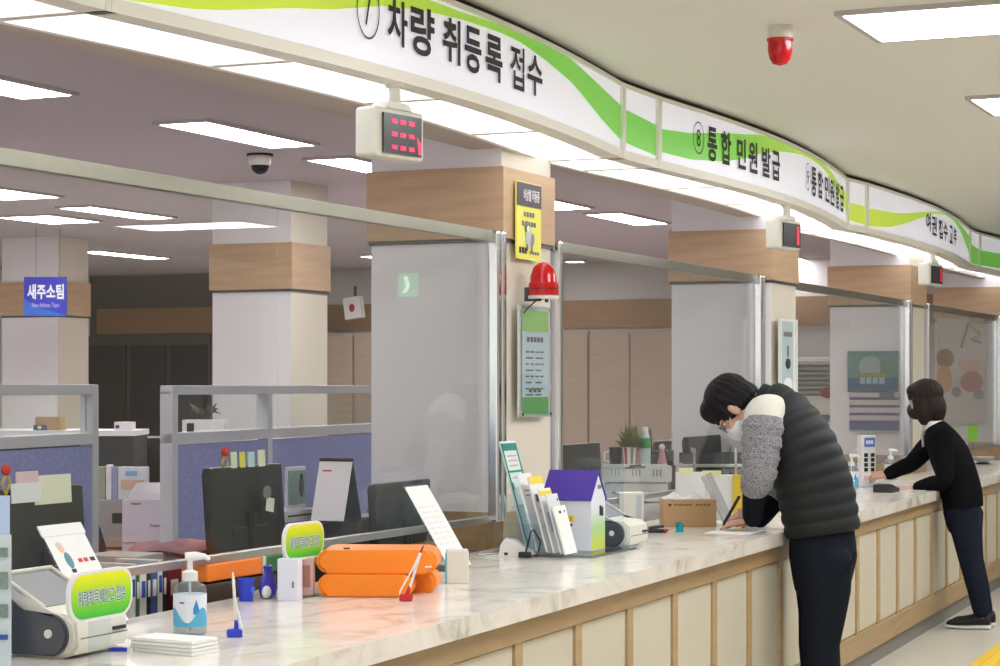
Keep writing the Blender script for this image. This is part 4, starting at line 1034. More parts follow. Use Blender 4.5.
# storage row behind with white top
def cabx(r, w, d, h):
    MB().box((0, d/2, h+.015), (w+.02, d+.02, .03)).done('white_top', M_WHITE, r, smooth=False)
    for x in (-.25, .0, .25): MB().box((x*w, -.002, h*.5), (.006, .004, h*.92)).done('door_gap', M_INK, r, smooth=False)
freebox('storage_cabinet', 'low dark storage cabinet with white top behind the near divider', 'cabinet', -60, 133, 11.2, 436, 685, .45, mat('dark_cabinet', (44, 46, 50), .5), cabx, bev=0)
freebox('cardboard_box', 'small brown cardboard box on the low storage cabinet', 'box', 35, 60, 11.3, 417, 431.3, .15, M_CARD, lambda r, w, d, h: MB().box((0, d/2, h+.001), (w, .03, .002)).done('tape', mat('tape_tan', (206, 186, 150), .4), r, smooth=False))
freebox('tissue_box', 'white tissue box with purple dot on the storage cabinet', 'tissue box', 114, 142-10, 11.3, 422, 431.3, .12, mat('tissue_pinkish', (216, 206, 210), .6), lambda r, w, d, h: MB().ball((-.03, -.001, h*.5), (.012, .002, .01)).done('dot', M_PURPLE, r))
freebox('desk_fan', 'navy round desk gadget with white hub on the storage cabinet', 'gadget', 33, 46, 11.28, 425, 431.3, .03, mat('navy_plastic', (44, 44, 100), .4), lambda r, w, d, h: MB().ball((0, -.004, h*.6), (.012, .006, .01)).done('hub', M_WHITE, r), bev=.006)
freebox('dark_shelf', 'tall dark filing cabinet between the dividers', 'cabinet', 95, 178, 11.9, 438, 660, .5, mat('charcoal_cabinet', (52, 48, 46), .5), lambda r, w, d, h: [MB().box((0, -.002, h*k), (w*.94, .004, .008)).done('drawer_gap', M_INK, r, smooth=False) for k in (.25, .5, .75)], bev=.003)
# low items on the divider top shelf, second divider
freebox('book_row_box', 'white document box with black print seen through the second divider', 'box', 182, 224, 11.4, 420, 439, .2, M_WHITE, lambda r, w, d, h: MB().box((-w*.3, -.001, h*.6), (.04, .003, .05)).done('black_print', M_INK, r, smooth=False))
p = V(((205-500)/FL*11.5, 11.5, zat(420, 11.4)+.002)); r = thing('small_plant', 'small dark leafed plant on the white document box', 'plant', p, 0)
for k in range(9):
    a = R(40*k); l = .09
    MB().tube([(0, 0, 0), (l*.5*math.cos(a), l*.3*math.sin(a), .05), (l*math.cos(a), l*.5*math.sin(a), .03+.03*(k % 3))], [(.004, .003), (.016, .003), (.002, .002)], 6).done('leaf', mat('dark_leaf', (66, 72, 56), .5), r)
MB().lathe([(.001, 0), (.03, 0), (.035, .03), (.001, .03)]).done('pot', M_INK, r)
freebox('side_cabinet', 'pale low cabinet behind the second divider', 'cabinet', 176, 300, 11.3, 440, 670, .45, mat('pale_cabinet', (186, 184, 180), .5), lambda r, w, d, h: MB().box((0, -.002, h*.5), (.006, .004, h*.9)).done('door_gap', M_GREYINK, r, smooth=False), bev=.003)
# blue hanging office sign
Yb = 17.0; x0, x1 = (24-500)/FL*Yb, (67-500)/FL*Yb; z1, z0 = zat(277, Yb), zat(316, Yb)
r = thing('hanging_sign', 'blue hanging office sign lettered in white, before the farthest white pillar', 'sign', ((x0+x1)/2, Yb, z0), R(-3))
w_, h_ = x1-x0, z1-z0
MB().box((0, 0, h_/2), (w_, .02, h_), bev=.002).done('board', mat('sign_blue', (40, 48, 172), .45), r)
mb = MB(); mb.prism([(-w_/2, .0), (w_/2, .0), (w_/2*.4, .035), (-w_*.1, .06), (-w_*.3, .1), (-w_/2, .14)], lambda a, b: V((a, -.0108, .002+b)), lambda a, b: V((a, -.0115, .002+b))); mb.done('light_wave', mat('sign_lightblue', (44, 96, 190), .45), r, smooth=False)
mb = MB(); add_text(mb, '새주소팀', w_*.86, .125, lambda a, b: V((a-w_*.42, -.0125, h_*.43+b)), .03); mb.done('lettering', M_WHITE, r, smooth=False)
mb = MB(); add_text(mb, 'New Address Team', w_*.64, .038, lambda a, b: V((a-w_*.31, -.0125, h_*.22+b)), .0); mb.done('english_lettering', mat('pale_violet', (196, 190, 226), .5), r, smooth=False)
for x in (-.08, .12): MB().cyl((x, 0, h_), (x, 0, ZBC-z0), .0025, seg=6).done('wire', M_GREYINK, r)
# dome camera
c = onz(260, 154, ZBC); r = thing('dome_camera', 'white and black dome security camera on the office ceiling', 'camera', (c.x, c.y, ZBC), 0)
MB().lathe([(.001, 0), (.075, 0), (.075, -.012), (.001, -.012)]).done('ceiling_plate', M_INK, r)
MB().lathe([(.001, -.01), (.064, -.012), (.064, -.05), (.055, -.065), (.001, -.065)]).done('housing', M_OFFW, r)
MB().lathe([(.052, -.06), (.05, -.08), (.04, -.1), (.02, -.113), (.001, -.116)]).done('dome', mat('smoke_dome', (26, 24, 30), .08), r)
# ---- second bay: drawers, basket, plant ...
def drw(r, w, d, h):
    for k in (.17, .5, .83):
        o = MB().box((w/2, -.004, h*k), (w-.015, .008, h*.3), bev=.002).done('drawer', M_WHITE, r)
        MB().box((w/2, -.01, h*k), (.06, .006, .008)).done('pull', M_GREYINK, o)
    MB().box((w*.15, -.009, h*.84), (.02, .002, .012)).done('label_dot', M_GREYINK, r, smooth=False)
Yd = 10.75; r = thing('drawer_unit', 'white three drawer desktop unit under the white basket', 'drawers', ((604-500)/FL*Yd, Yd, .732), 0)
wd = 64/FL*Yd; hd = zat(483, Yd)-.732
MB().box((wd/2, .14, hd/2), (wd, .26, hd), bev=.004).done('body', M_WHITE, r); drw(r, wd, .26, hd)
freebox('shelf_box', 'low pale shelf box behind the basket carrying plant and bottle', 'box', 604, 671, 11.02, 467.5, 527, .18, mat('shadow_grey_box', (138, 136, 132), .6), lambda r, w, d, h: MB().box((0, d/2, h+.002), (w+.01, d+.01, .006)).done('lid', M_WHITE, r, smooth=False))
freebox('paper_carton', 'white paper carton standing behind the small-looking printer', 'box', 619, 644, 9.75, 493, 527, .12, M_OFFW, lambda r, w, d, h: MB().box((w*.3, -.001, h*.5), (w*.2, .003, h*.9)).done('pale_side', mat('pale_blue_grey', (186, 196, 200), .5), r, smooth=False))
def bask(px0, px1, Y, py0, py1, d, label):
    x0 = (px0-500)/FL*Y; w = (px1-px0)/FL*Y; z0 = zat(py1, Y); h = zat(py0, Y)-z0
    r = thing('plastic_basket', label, 'basket', (x0, Y, z0), 0)
    MB().box((w/2, d/2, .004), (w, d, .008)).done('floor_plate', M_WHITE, r, smooth=False)
    for nm, y in (('front_wall', 0), ('rear_wall', d)):
        mb = MB(); n = int(w/.018)
        mb.box((w/2, y, h-.008), (w, .008, .02)); mb.box((w/2, y, .012), (w, .008, .02))
        for i in range(n+1): mb.box((i*w/n, y, h/2), (.007 if i % 6 else .03, .006, h-.01))
        mb.done(nm, M_WHITE, r, smooth=False)
    for x in (0, w): MB().box((x, d/2, h/2), (.006, d, h)).done('side_wall', M_WHITE, r, smooth=False)
bask(606, 669, 10.75, 466, 482.5, .2, 'white slatted basket on the drawer unit')
p = V(((630-500)/FL*11.12, 11.12, 0)); r = thing('potted_plant', 'bushy green plant in a red striped pot behind the basket', 'plant', (p.x, p.y, zat(467.5, 11.02)+.006), 0); r.scale = (.8, .8, .58)
MB().lathe([(.001, 0), (.045, 0), (.06, .17), (.055, .175), (.04, .16), (.001, .16)], seg=24).done('pot', M_WHITE, r)
for k in range(8):
    a = R(45*k+10); MB().prism([(-.16, 0), (.16, 0), (.16, .168), (-.16, .168)], lambda u, z: V(((.0462+.0895*z)*math.cos(a+u), (.0462+.0895*z)*math.sin(a+u), z+.002)), lambda u, z: V(((.044+.0895*z)*math.cos(a+u), (.044+.0895*z)*math.sin(a+u), z+.002))).done('stripe', mat('stripe_red', (190, 46, 50), .5) if k % 2 else mat('stripe_green', (120, 140, 110), .5), r, smooth=False)
rnd = random.Random(9); mb = MB()
for k in range(170):
    a = rnd.uniform(0, 2*PI); el = rnd.uniform(.15, 1.4); l = rnd.uniform(.07, .125)
    d = V((math.cos(a)*math.cos(el), math.sin(a)*math.cos(el), math.sin(el))); q = V((0, 0, .16))+d*.02
    e = q+d*l; sdv = d.cross(V((0, 0, 1))).normalized()*.016; m_ = q+d*l*.6
    mb.quad(q, m_+sdv, e, m_-sdv)
fo = mb.done('foliage', mat('olive_leaf', (128, 132, 66), .55, noise=.3, nscale=30), r, normals=False); fo.scale = (1, 1, 1.7); fo.location = (0, 0, -.115)
for dx in (-.02, .03):
    MB().cyl((dx, .02, .16), (dx*1.3, .02, .37), .003, seg=6).done('blue_pick', M_BLUE, r)
p = V(((645-500)/FL*11.12, 11.12, 0)); r = thing('water_bottle', 'clear water bottle with green label and white cap behind the basket', 'bottle', (p.x, p.y, zat(467.5, 11.02)+.006), 0)
MB().lathe([(.001, 0), (.031, 0), (.032, .12), (.03, .15), (.014, .185), (.012, .2), (.001, .2)]).done('bottle', mat('bottle_pale', (196, 206, 214), .15), r)
MB().lathe([(.0325, .095), (.0325, .15), (.031, .15), (.031, .095)]).done('green_label', mat('label_green', (60, 156, 92), .5), r)
MB().lathe([(.015, .185), (.016, .186), (.016, .21), (.001, .21)]).done('cap', M_WHITE, r)
p = V(((653-500)/FL*11.12, 11.12, 0)); r = thing('paint_brush', 'thin black brush standing beside the water bottle', 'brush', (p.x, p.y, zat(467.5, 11.02)+.006), 0)
MB().cyl((0, 0, 0), (-.015, 0, .2), .005, seg=8).done('handle', M_INK, r); MB().lathe([(.006, 0), (.016, .01), (.02, .05), (.006, .06)], sy=.7).done('head', M_DARK, r)
p = V(((615.5-500)/FL*11.12, 11.12, 0)); r = thing('black_mug', 'black mug with white handle beside the plant pot', 'mug', (p.x, p.y, zat(467.5, 11.02)+.006), 0)
MB().lathe([(.001, 0), (.033, 0), (.035, .1), (.031, .1), (.03, .01), (.001, .01)]).done('cup', M_BLACK, r); MB().tube([(-.033, 0, .08), (-.06, 0, .07), (-.06, 0, .03), (-.034, 0, .02)], .005).done('handle', M_WHITE, r)
p = V(((662-500)/FL*11.12, 11.12, 0)); r = thing('figurine', 'small pink and white dressed figurine near the basket end', 'figurine', (p.x, p.y, zat(467.5, 11.02)+.006), 0)
MB().lathe([(.001, 0), (.03, 0), (.018, .05), (.012, .08), (.001, .085)], seg=14).done('dress', mat('dress_pink', (206, 140, 160), .6), r); MB().ball((0, 0, .1), .018).done('head', mat('head_pale', (226, 200, 190), .6), r)
def clk(r, w, d, h): MB().box((w/2, -.001, h/2), (w*.7, .003, h*.4)).done('display', mat('amber_dim', (96, 90, 52), .5), r, smooth=False)
boxthing('desk_clock', 'small dark desk clock behind the basket end', 'clock', 659, 674, -.5, 1.08, 1.17, .05, M_SCREEN, clk)
boxthing('clock_stand', 'dark file stand under the small desk clock', 'stand', 657, 676, -.5, .73, 1.08, .15, mat('stand_grey', (150, 142, 132), .5), lambda r, w, d, h: MB().box((w/2, -.002, h*.4), (w*.8, .004, h*.6)).done('front_cut', M_DARK, r, smooth=False))
boxthing('pencil_tray', 'blue pencil tray lying on the basket rim before the plant', 'tray', 634, 646, -.12, 1.128, 1.138, .05, mat('slate_blue', (84, 94, 132), .5), lambda r, w, d, h: MB().box((w/2, d/2, h+.004), (w*.8, .012, .008)).done('pencil', M_INK, r, smooth=False))
# letter trays
for i in range(4): tray(('lowest', 'second', 'third', 'topmost')[i] + ' dark letter tray of the stack behind the white files', 713, -.12, .73+.118*i, .36, .15, .116)
boxthing('office_chair', 'black high backed chair behind the letter trays', 'chair', 664, 700, -1.25, .5, 1.17, .09, mat('black_leather', (32, 32, 36), .5), lambda r, w, d, h: (MB().box((w/2, -.25, -.04), (w, .5, .08), bev=.02).done('seat', MATS['black_leather'], r), MB().cyl((w/2, -.2, -.52), (w/2, -.2, -.05), .03).done('gas_column', M_CHROME, r), MB().box((w/2, -.2, -.49), (.5, .06, .04)).done('leg', M_BLACK, r), MB().box((w/2, -.2, -.49), (.06, .5, .04)).done('leg', M_BLACK, r)), bev=.03)
# ---- third bay: floor air conditioner, wall of notices on pillar
def acx(r, w, d, h):
    for k in range(7): MB().box((0, -.012, h-.06-.042*k), (w*.94, .03, .016), RX(R(25))).done('louvre', mat('louvre_grey', (150, 148, 146), .5), r, smooth=False)
    MB().box((0, -.002, h-.19), (w*.96, .004, .30)).done('grille_recess', M_DARK, r, smooth=False)
    MB().box((0, -.002, h*.7), (w*.5, .004, .06)).done('display', M_DARK, r, smooth=False)
    MB().ball((.05, -.02, h-.31), (.08, .02, .05)).done('red_bow', mat('dark_red', (120, 22, 34), .6), r)
freebox('air_conditioner', 'tall white floor air conditioner with louvres beyond the writing man', 'air conditioner', 795, 851, 18.0, 357, 561, .35, mat('ac_white', (214, 208, 200), .45), acx, bev=.012)
def face_panel(name, label, cat, P, px0, px1, py0, py1, m, extra=None, group=None, th=.008):
    """flat board on a pillar's near (-u) face"""
    def at(px):
        k = (px-500)/FL; dx = -NG
        a = (k*P.y - P.x)/(dx.x - k*dx.y); return P + dx*a, a
    q0, a0 = at(px0); q1, a1 = at(px1); Ym = (q0.y+q1.y)/2
    z1, z0 = zat(py0, Ym), zat(py1, Ym); w = abs(a0-a1)
    c = (q0+q1)/2 - UG*(th/2+.008)
    r = thing(name, label, cat, (c.x, c.y, z0), math.atan2(NG.y, NG.x), group)
    MB().box((0, 0, (z1-z0)/2), (w, th, z1-z0)).done('board', m, r, smooth=False)
    if extra: extra(r, w, z1-z0, th)
    return r
def teal(r, w, h, th):
    y = -th/2-.001
    MB().ball((-.02, y, h*.62), (w*.22, .001, h*.26)).done('grey_picture', mat('greyish_blob', (150, 168, 164), .6), r)
    MB().ball((w*.28, y, h*.6), (w*.16, .001, h*.2)).done('green_picture', mat('moss_blob', (86, 130, 110), .6), r)
    MB().box((0, y, h*.18), (w*.98, .001, h*.34)).done('blue_foot', mat('deep_blue_card', (44, 90, 120), .6), r, smooth=False)
    MB().box((0, y-.001, h*.42), (w*.5, .001, .03)).done('yellow_strip', mat('olive_card', (150, 146, 70), .6), r, smooth=False)
    bars(MB(), [(h*.2, 4)], -w*.25, w*.5, lambda x, b: V((x, y-.001, b)), .05).done('white_print', mat('pale_print', (150, 176, 200), .6), r, smooth=False, normals=False)
face_panel('wall_poster', 'teal and blue poster on the third pillar beside the woman', 'poster', PC[2], 848, 899, 351, 392, mat('poster_teal', (96, 140, 134), .6), teal)
def blu(r, w, h, th):
    y = -th/2-.001
    for k in range(4): MB().box((0, y, h*(.86-.2*k)), (w, .001, .02)).done('purple_line', mat('indigo_line', (76, 74, 128), .6), r, smooth=False)
    MB().box((0, y, h*.14), (w, .001, h*.2)).done('blue_foot', mat('denim_card', (76, 96, 140), .6), r, smooth=False)
    MB().box((w*.25, y-.001, h*.93), (w*.3, .001, .05)).done('dark_box', mat('dim_box', (90, 92, 110), .6), r, smooth=False)
face_panel('notice_board', 'pale notice board with indigo lines below the teal poster', 'notice board', PC[2], 850, 900, 393, 432, mat('notice_pale', (196, 190, 186), .6), blu)
def pic(r, w, h, th):
    y = -th/2-.001; rot = None
    sh = [((-.18, .62), (.1, .09), (150, 112, 84)), ((-.19, .42), (.09, .13), (196, 150, 96)), ((.1, .58), (.13, .11), (206, 168, 148)), ((.12, .40), (.13, .10), (176, 112, 96)), ((.1, .66), (.16, .06), (206, 200, 196)), ((.2, .28), (.06, .05), (130, 128, 136)), ((-.05, .3), (.05, .05), (120, 124, 140))]
    for k, ((cx, cz), (rx, rz_), c) in enumerate(sh):
        MB().ball((cx*w*1.8, y-.0006*k, cz*h), (rx*w*1.8, .001, rz_*h)).done('colour_patch', mat('patch_%d' % k, c, .7), r)
    MB().tube([(-.0*w, y, h*.72), (.14*w, y, h*.95), (.4*w, y, h*.84), (.2*w, y, h*.8), (.42*w, y, h*.76)], .012).done('outline', mat('olive_line', (150, 148, 134), .7), r)
face_panel('wall_picture', 'large pale picture with soft brown and pink shapes behind the woman', 'picture', PC[3], 937, 986, 318, 424, mat('picture_pale', (200, 196, 186), .7), pic)
# ---- notices on the public faces of the pillars
def front_board(name, label, cat, P_px0, px1, t, py0, py1, m, th=.006, extra=None, group=None):
    q0, q1 = gl(P_px0, t), gl(px1, t); Ym = (q0.y+q1.y)/2; w = (q1-q0).length
    z1, z0 = zat(py0, Ym), zat(py1, Ym)
    r = thing(name, label, cat, (q0.x, q0.y, z0), RG, group)
    MB().box((w/2, th/2, (z1-z0)/2), (w, th, z1-z0)).done('board', m, r, smooth=False)
    if extra: extra(r, w, z1-z0)
    return r
def yel(r, w, h):
    MB().box((w/2, -.0015, h-.053), (w-.004, .002, .098)).done('dark_header', mat('plum_grey', (84, 74, 84), .5), r, smooth=False)
    mb = MB(); add_text(mb, '비상벨 작동중', w*.64, .05, lambda a, b: V((w*.27+a, -.003, h-.078+b)), .02); mb.done('lettering', M_WHITE, r, smooth=False)
    bars(MB(), [(h-.145, 4)], w*.28, w*.45, lambda x, b: V((x, -.0015, b)), .02).done('black_print', M_GREYINK, r, smooth=False, normals=False)
    bars(MB(), [(h-.185, 5)], w*.2, w*.6, lambda x, b: V((x, -.0015, b)), .02).done('black_print', M_GREYINK, r, smooth=False, normals=False)
    MB().ball((w*.42, -.002, h*.42), (.028, .0015, .026)).done('drawn_head', M_DARK, r)
    MB().ball((w*.44, -.0025, h*.40), (.017, .0015, .018)).done('drawn_face', M_PAPER, r)
    MB().ball((w*.48, -.002, h*.29), (.034, .0015, .042)).done('drawn_body', mat('drawn_grey', (196, 200, 206), .6), r)
    MB().ball((w*.62, -.0025, h*.26), (.022, .0015, .03), RY(R(20))).done('drawn_coat', mat('drawn_grey2', (140, 146, 156), .6), r)
    MB().box((w*.42, -.002, h*.19), (.012, .0015, .05)).done('drawn_leg', M_DARK, r, smooth=False); MB().box((w*.6, -.002, h*.18), (.012, .0015, .05)).done('drawn_leg', M_DARK, r, smooth=False)
    bars(MB(), [(.025, 3)], w*.1, w*.32, lambda x, b: V((x, -.0015, b)), .026).done('black_print', M_INK, r, smooth=False, normals=False)
    bars(MB(), [(.025, 4)], w*.52, w*.4, lambda x, b: V((x, -.0015, b)), .012).done('small_print', M_GREYINK, r, smooth=False, normals=False)
front_board('bell_notice', 'yellow notice with dark header and drawn figure on the siren pillar', 'notice', 516.5, 541, .022, 183, 260, mat('notice_yellow', (240, 235, 104), .5), .006, yel)
def grn(r, w, h):
    MB().box((w*.52, -.004, h/2), (w*.84, .002, h-.03)).done('printed_sheet', mat('sheet_pale', (216, 222, 222), .5), r, smooth=False)
    MB().box((w*.52, -.006, h-.065), (w*.82, .002, .09)).done('green_header', mat('leaf_green', (176, 214, 122), .5, noise=.12, nscale=12), r, smooth=False)
    MB().box((w*.52, -.006, .05), (w*.82, .002, .07)).done('green_footer', mat('leaf_green2', (120, 180, 100), .5, noise=.12, nscale=12), r, smooth=False)
    bars(MB(), [(h-.155, 5)], w*.24, w*.55, lambda x, b: V((x, -.006, b)), .022).done('heading_print', M_GREYINK, r, smooth=False, normals=False)
    bars(MB(), [(h-.2-.026*i, 4 if i % 2 == 0 else 2) for i in range(8)], w*.2, w*.62, lambda x, b: V((x, -.006, b)), .007).done('text_print', M_GREYINK, r, smooth=False, normals=False)
    bars(MB(), [(.105, 3)], w*.3, w*.42, lambda x, b: V((x, -.006, b)), .016).done('signature_print', M_GREYINK, r, smooth=False, normals=False)
    MB().box((w/2, -.009, h/2), (w, .003, h)).done('clear_cover', M_ACRYL, r, smooth=False)
    for x in (.015, w-.015):
        for z in (.012, h-.012): MB().cyl((x, -.016, z), (x, .0, z), .009, seg=12).done('standoff', M_CHROME, r)
front_board('service_notice', 'tall green and white printed notice under clear cover below the siren', 'notice', 518, 549, .022, 306, 417, mat('notice_backing', (206, 204, 194), .5), .004, grn)
def p2x(r, w, h):
    MB().box((w/2, -.002, h/2), (w*.66, .003, h-.03)).done('printed_sheet', mat('sheet_bluegrey', (176, 194, 198), .5), r, smooth=False)
    MB().box((w*.5, -.004, h*.8), (w*.5, .002, h*.06)).done('title_box', M_GREYINK, r, smooth=False)
    MB().box((w*.5, -.004, h*.58), (w*.08, .002, h*.14)).done('flower_stem', M_DARK, r, smooth=False)
    MB().ball((w*.5, -.005, h*.42), (w*.16, .002, h*.07)).done('flower_vase', M_INK, r)
    MB().ball((w*.5, -.005, h*.15), (w*.26, .002, h*.09)).done('pale_round', M_PAPER, r)
    for x in (.006, w-.006): MB().box((x, -.006, h/2), (.012, .016, h)).done('clear_edge', M_WHITE, r, smooth=False)
front_board('pillar_notice', 'narrow grey blue notice with dark flower on the second pillar', 'notice', 779, 795.5, .085, 319, 396, M_WHITE, .006, p2x)
# ---- red beacons
def beacon_parts(r, up, sc):
    q = lambda z: z*up
    MB().lathe([(.001, q(0)), (.05*sc, q(0)), (.05*sc, q(.05*sc)), (.001, q(.05*sc))]).done('base', M_OFFW, r)
    MB().lathe([(.001, q(.05*sc)), (.052*sc, q(.05*sc)), (.052*sc, q(.058*sc)), (.048*sc, q(.062*sc)), (.048*sc, q(.10*sc)), (.042*sc, q(.128*sc)), (.028*sc, q(.148*sc)), (.001, q(.156*sc))]).done('lens', M_RED, r)
c = onz(780, 26, ZPC); r = thing('warning_beacon', 'red warning beacon hanging upside down from the hall ceiling', 'beacon', (c.x, c.y, ZPC), 0)
MB().cyl((0, 0, -.004), (0, 0, 0), .045).done('ceiling_plate', M_INK, r); beacon_parts(r, -1, .95)
c = gl(543.5, .10); zb = zat(299, c.y); r = thing('warning_siren', 'red warning siren on a bracket on the pillar above the green notice', 'siren', (c.x, c.y, zb), RG)
MB().lathe([(.001, .0), (.064, .0), (.066, .012), (.06, .016), (.001, .016)]).done('base', M_OFFW, r)
MB().lathe([(.001, .016), (.064, .016), (.063, .065), (.058, .07), (.055, .1), (.043, .132), (.025, .15), (.001, .156)]).done('lens', M_RED, r)
MB().lathe([(.0655, .04), (.0655, .045), (.062, .045), (.062, .04)]).done('lens_ring', mat('dark_red_ring', (120, 8, 14), .3), r)
MB().box((-.02, .04, .02), (.02, .07, .06)).done('bracket', M_DARK, r, smooth=False)
MB().tube([(-.03, .0, -.002), (-.06, .01, -.01), (-.075, .04, -.04), (-.07, .06, -.06)], .0035).done('cable', M_INK, r)
for x in (.0, .02): MB().cyl((x, -.01, -.014), (x, -.01, 0), .004, seg=8).done('screw_foot', M_INK, r)
# ---- hanging number displays
def display(label, px, big, dt=-.03, yaw=34):
    s = s_of_px(px); p = spt(s, dt, ZSO)
    r = thing('number_display', label, 'display', p, PI/2-R(yaw), 'hanging number displays')
    MB().lathe([(.001, 0), (.035, 0), (.03, -.012), (.001, -.012)]).done('mount', M_OFFW, r)
    MB().cyl((0, 0, -.01), (0, 0, -.07), .02).done('pole', M_OFFW, r)
    mb = MB(); mb.prism([(-.07, -.085), (.07, -.085), (.05, -.062), (-.05, -.062)], lambda a, b: V((a, -.02, b)), lambda a, b: V((a, .045, b))); mb.done('shoulder', M_OFFW, r)
    MB().box((0, .02, -.165), (.262, .09, .162), bev=.014, seg=3).done('housing', M_OFFW, r)
    MB().box((0, -.031, -.168), (.205, .006, .128)).done('screen', M_SCREEN, r, smooth=False)
    if big:
        for i in range(3):
            for j in range(3): MB().box((-.045+.046*i, -.0345, -.128-.042*j), (.026, .002, .012), bev=.0008).done('digit_bar', M_LED, r, smooth=False)
        mb = MB(); mb.prism([(.088, -.225), (.1, -.225), (.098, -.185), (.092, -.185), (.08, -.17)], lambda a, b: V((a, -.0345, b)), lambda a, b: V((a, -.033, b))); mb.done('arrow', M_LED, r, smooth=False)
    else: MB().box((.07, -.0345, -.168), (.03, .002, .10)).done('digit_bar', mat('dim_led', (190, 20, 50), .5, emit=.8), r, smooth=False)
    return r
display('white number display with nine red dashes under the vehicle sign', 403, True)
display('white number display hanging before the second pillar', 792, False)
display('white number display hanging by the third pillar above the woman', 937, False)
# ---- counter things near the woman
r = thing('counter_sign_stand', 'white upright counter sign with blue label near the woman', 'sign', base(866.5, 487), R(28))
MB().box((0, 0, .17), (.115, .05, .34), bev=.003).done('board', M_WHITE, r)
MB().box((.005, -.027, .295), (.085, .004, .06), bev=.001).done('blue_label', mat('label_mid_blue', (96, 118, 190), .5), r)
bars(MB(), [(.283, 3)], -.025, .06, lambda x, b: V((x, -.0295, b)), .024).done('label_print', M_WHITE, r, smooth=False, normals=False)
for x in (-.025, .03):
    for k in range(4): MB().box((x, -.027, .115+.032*k), (.028, .003, .024)).done('black_print', M_INK, r, smooth=False)
MB().box((.0, -.027, .06), (.08, .003, .03)).done('pink_strip', mat('pink_strip', (220, 190, 190), .6), r, smooth=False)
MB().box((0, 0, .005), (.13, .1, .01)).done('foot', M_ACRYL, r, smooth=False)
sanitizer('clear pump sanitizer bottle before the white counter sign', base(851.5, 489), 0, 1.15)
q_ = gl(890.5, .09); r = sanitizer('pump sanitizer bottle rising behind the reaching arm of the woman', (q_.x, q_.y, CZ), 0, 1.12)
r = thing('card_terminal', 'black signature terminal under the reaching hand', 'terminal', base(886, 492), RG)
mb = MB(); mb.prism([(-.1, 0), (.12, 0), (.12, .02), (-.1, .05)], lambda a, b: V((b*0+a*.9, -.06, b)), lambda a, b: V((a*.9, .06, b))); mb.done('body', M_BLACK, r, smooth=False)
MB().box((-.02, 0, .047), (.12, .09, .004), RY(R(7.5))).done('screen', mat('grey_screen', (110, 116, 120), .2), r, smooth=False)
MB().tube([(.1, .02, .02), (.16, .04, .006), (.2, 0, .005)], .004).done('cable', M_INK, r)
c = onz(983, 464, CZ); r = thing('oval_dish', 'white oval dish on a black stand at the far counter end', 'dish', c, RG)
MB().lathe([(.001, .012), (.03, .014), (.1, .055), (.105, .062), (.03, .026), (.001, .02)], sx=1.0).done('dish', M_WHITE, r); MB().lathe([(.001, 0), (.07, 0), (.05, .012), (.001, .014)]).done('stand', M_INK, r)
c = onz(966, 464, CZ); r = thing('green_tag_stand', 'green tag on a clear stand at the far counter end', 'sign', c, R(12))
MB().box((.06, 0, .26), (.09, .006, .14), bev=.002).done('tag', mat('fresh_green', (136, 196, 66), .5), r); MB().box((.06, 0, .1), (.02, .005, .2)).done('post', M_ACRYL, r, smooth=False); MB().box((.06, 0, .004), (.1, .08, .008)).done('foot', M_ACRYL, r, smooth=False)
for i, (px, cc, lb) in enumerate(((962, (40, 60, 110), 'dark blue bottle beside the green tag'), (969, (44, 110, 140), 'teal bottle next to the dark blue one'))):
    c = onz(px, 465-i*.5, CZ); r = thing('small_bottle', lb + ' at the far counter end', 'bottle', c + V((0, .12, 0)), 0, 'small bottles at the far end')
    MB().lathe([(.001, 0), (.03, 0), (.03, .12), (.013, .15), (.001, .152)]).done('bottle', mat('btl_%d' % i, cc, .25), r); MB().lathe([(.014, .148), (.014, .18), (.001, .18)]).done('cap', M_WHITE, r)
# ---- far end wall: dark door, cupboards, first-aid box
def wl(px, d=0):
    P = G0 + UG*(SE-d); k = (px-500)/FL; a = (k*P.y-P.x)/(NG.x-k*NG.y); return P + NG*a, a
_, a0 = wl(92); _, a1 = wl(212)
M_DDOOR = mat('dark_unlit_door', (62, 60, 60), .35); M_DFR = mat('dark_door_frame', (96, 90, 84), .5)  # door painted dark, standing in for an unlit corridor behind
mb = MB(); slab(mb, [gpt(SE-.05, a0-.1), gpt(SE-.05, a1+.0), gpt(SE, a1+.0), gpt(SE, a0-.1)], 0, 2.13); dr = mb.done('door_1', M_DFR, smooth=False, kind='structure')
n = 3
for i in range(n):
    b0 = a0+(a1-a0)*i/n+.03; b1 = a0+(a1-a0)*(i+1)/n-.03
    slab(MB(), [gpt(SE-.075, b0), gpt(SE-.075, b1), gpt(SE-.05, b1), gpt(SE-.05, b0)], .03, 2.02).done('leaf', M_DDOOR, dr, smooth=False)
mb = MB(); slab(mb, [gpt(SE-.025, a0-.6), gpt(SE-.025, a1+.25), gpt(SE-.002, a1+.25), gpt(SE-.002, a0-.6)], 0, ZBC); mb.done('wall_alcove', mat('alcove_shade', (98, 93, 90), .8), smooth=False, kind='structure')  # flat dark sheet, its colour stands in for shade of the unlit recess
_, c0 = wl(300); _, c1 = wl(772)
nu = 6; uw = (c1-c0)/nu
M_CUP = wood('cupboard_veneer', (170, 152, 136), (180, 161, 144), .45, (1, 1, 10))
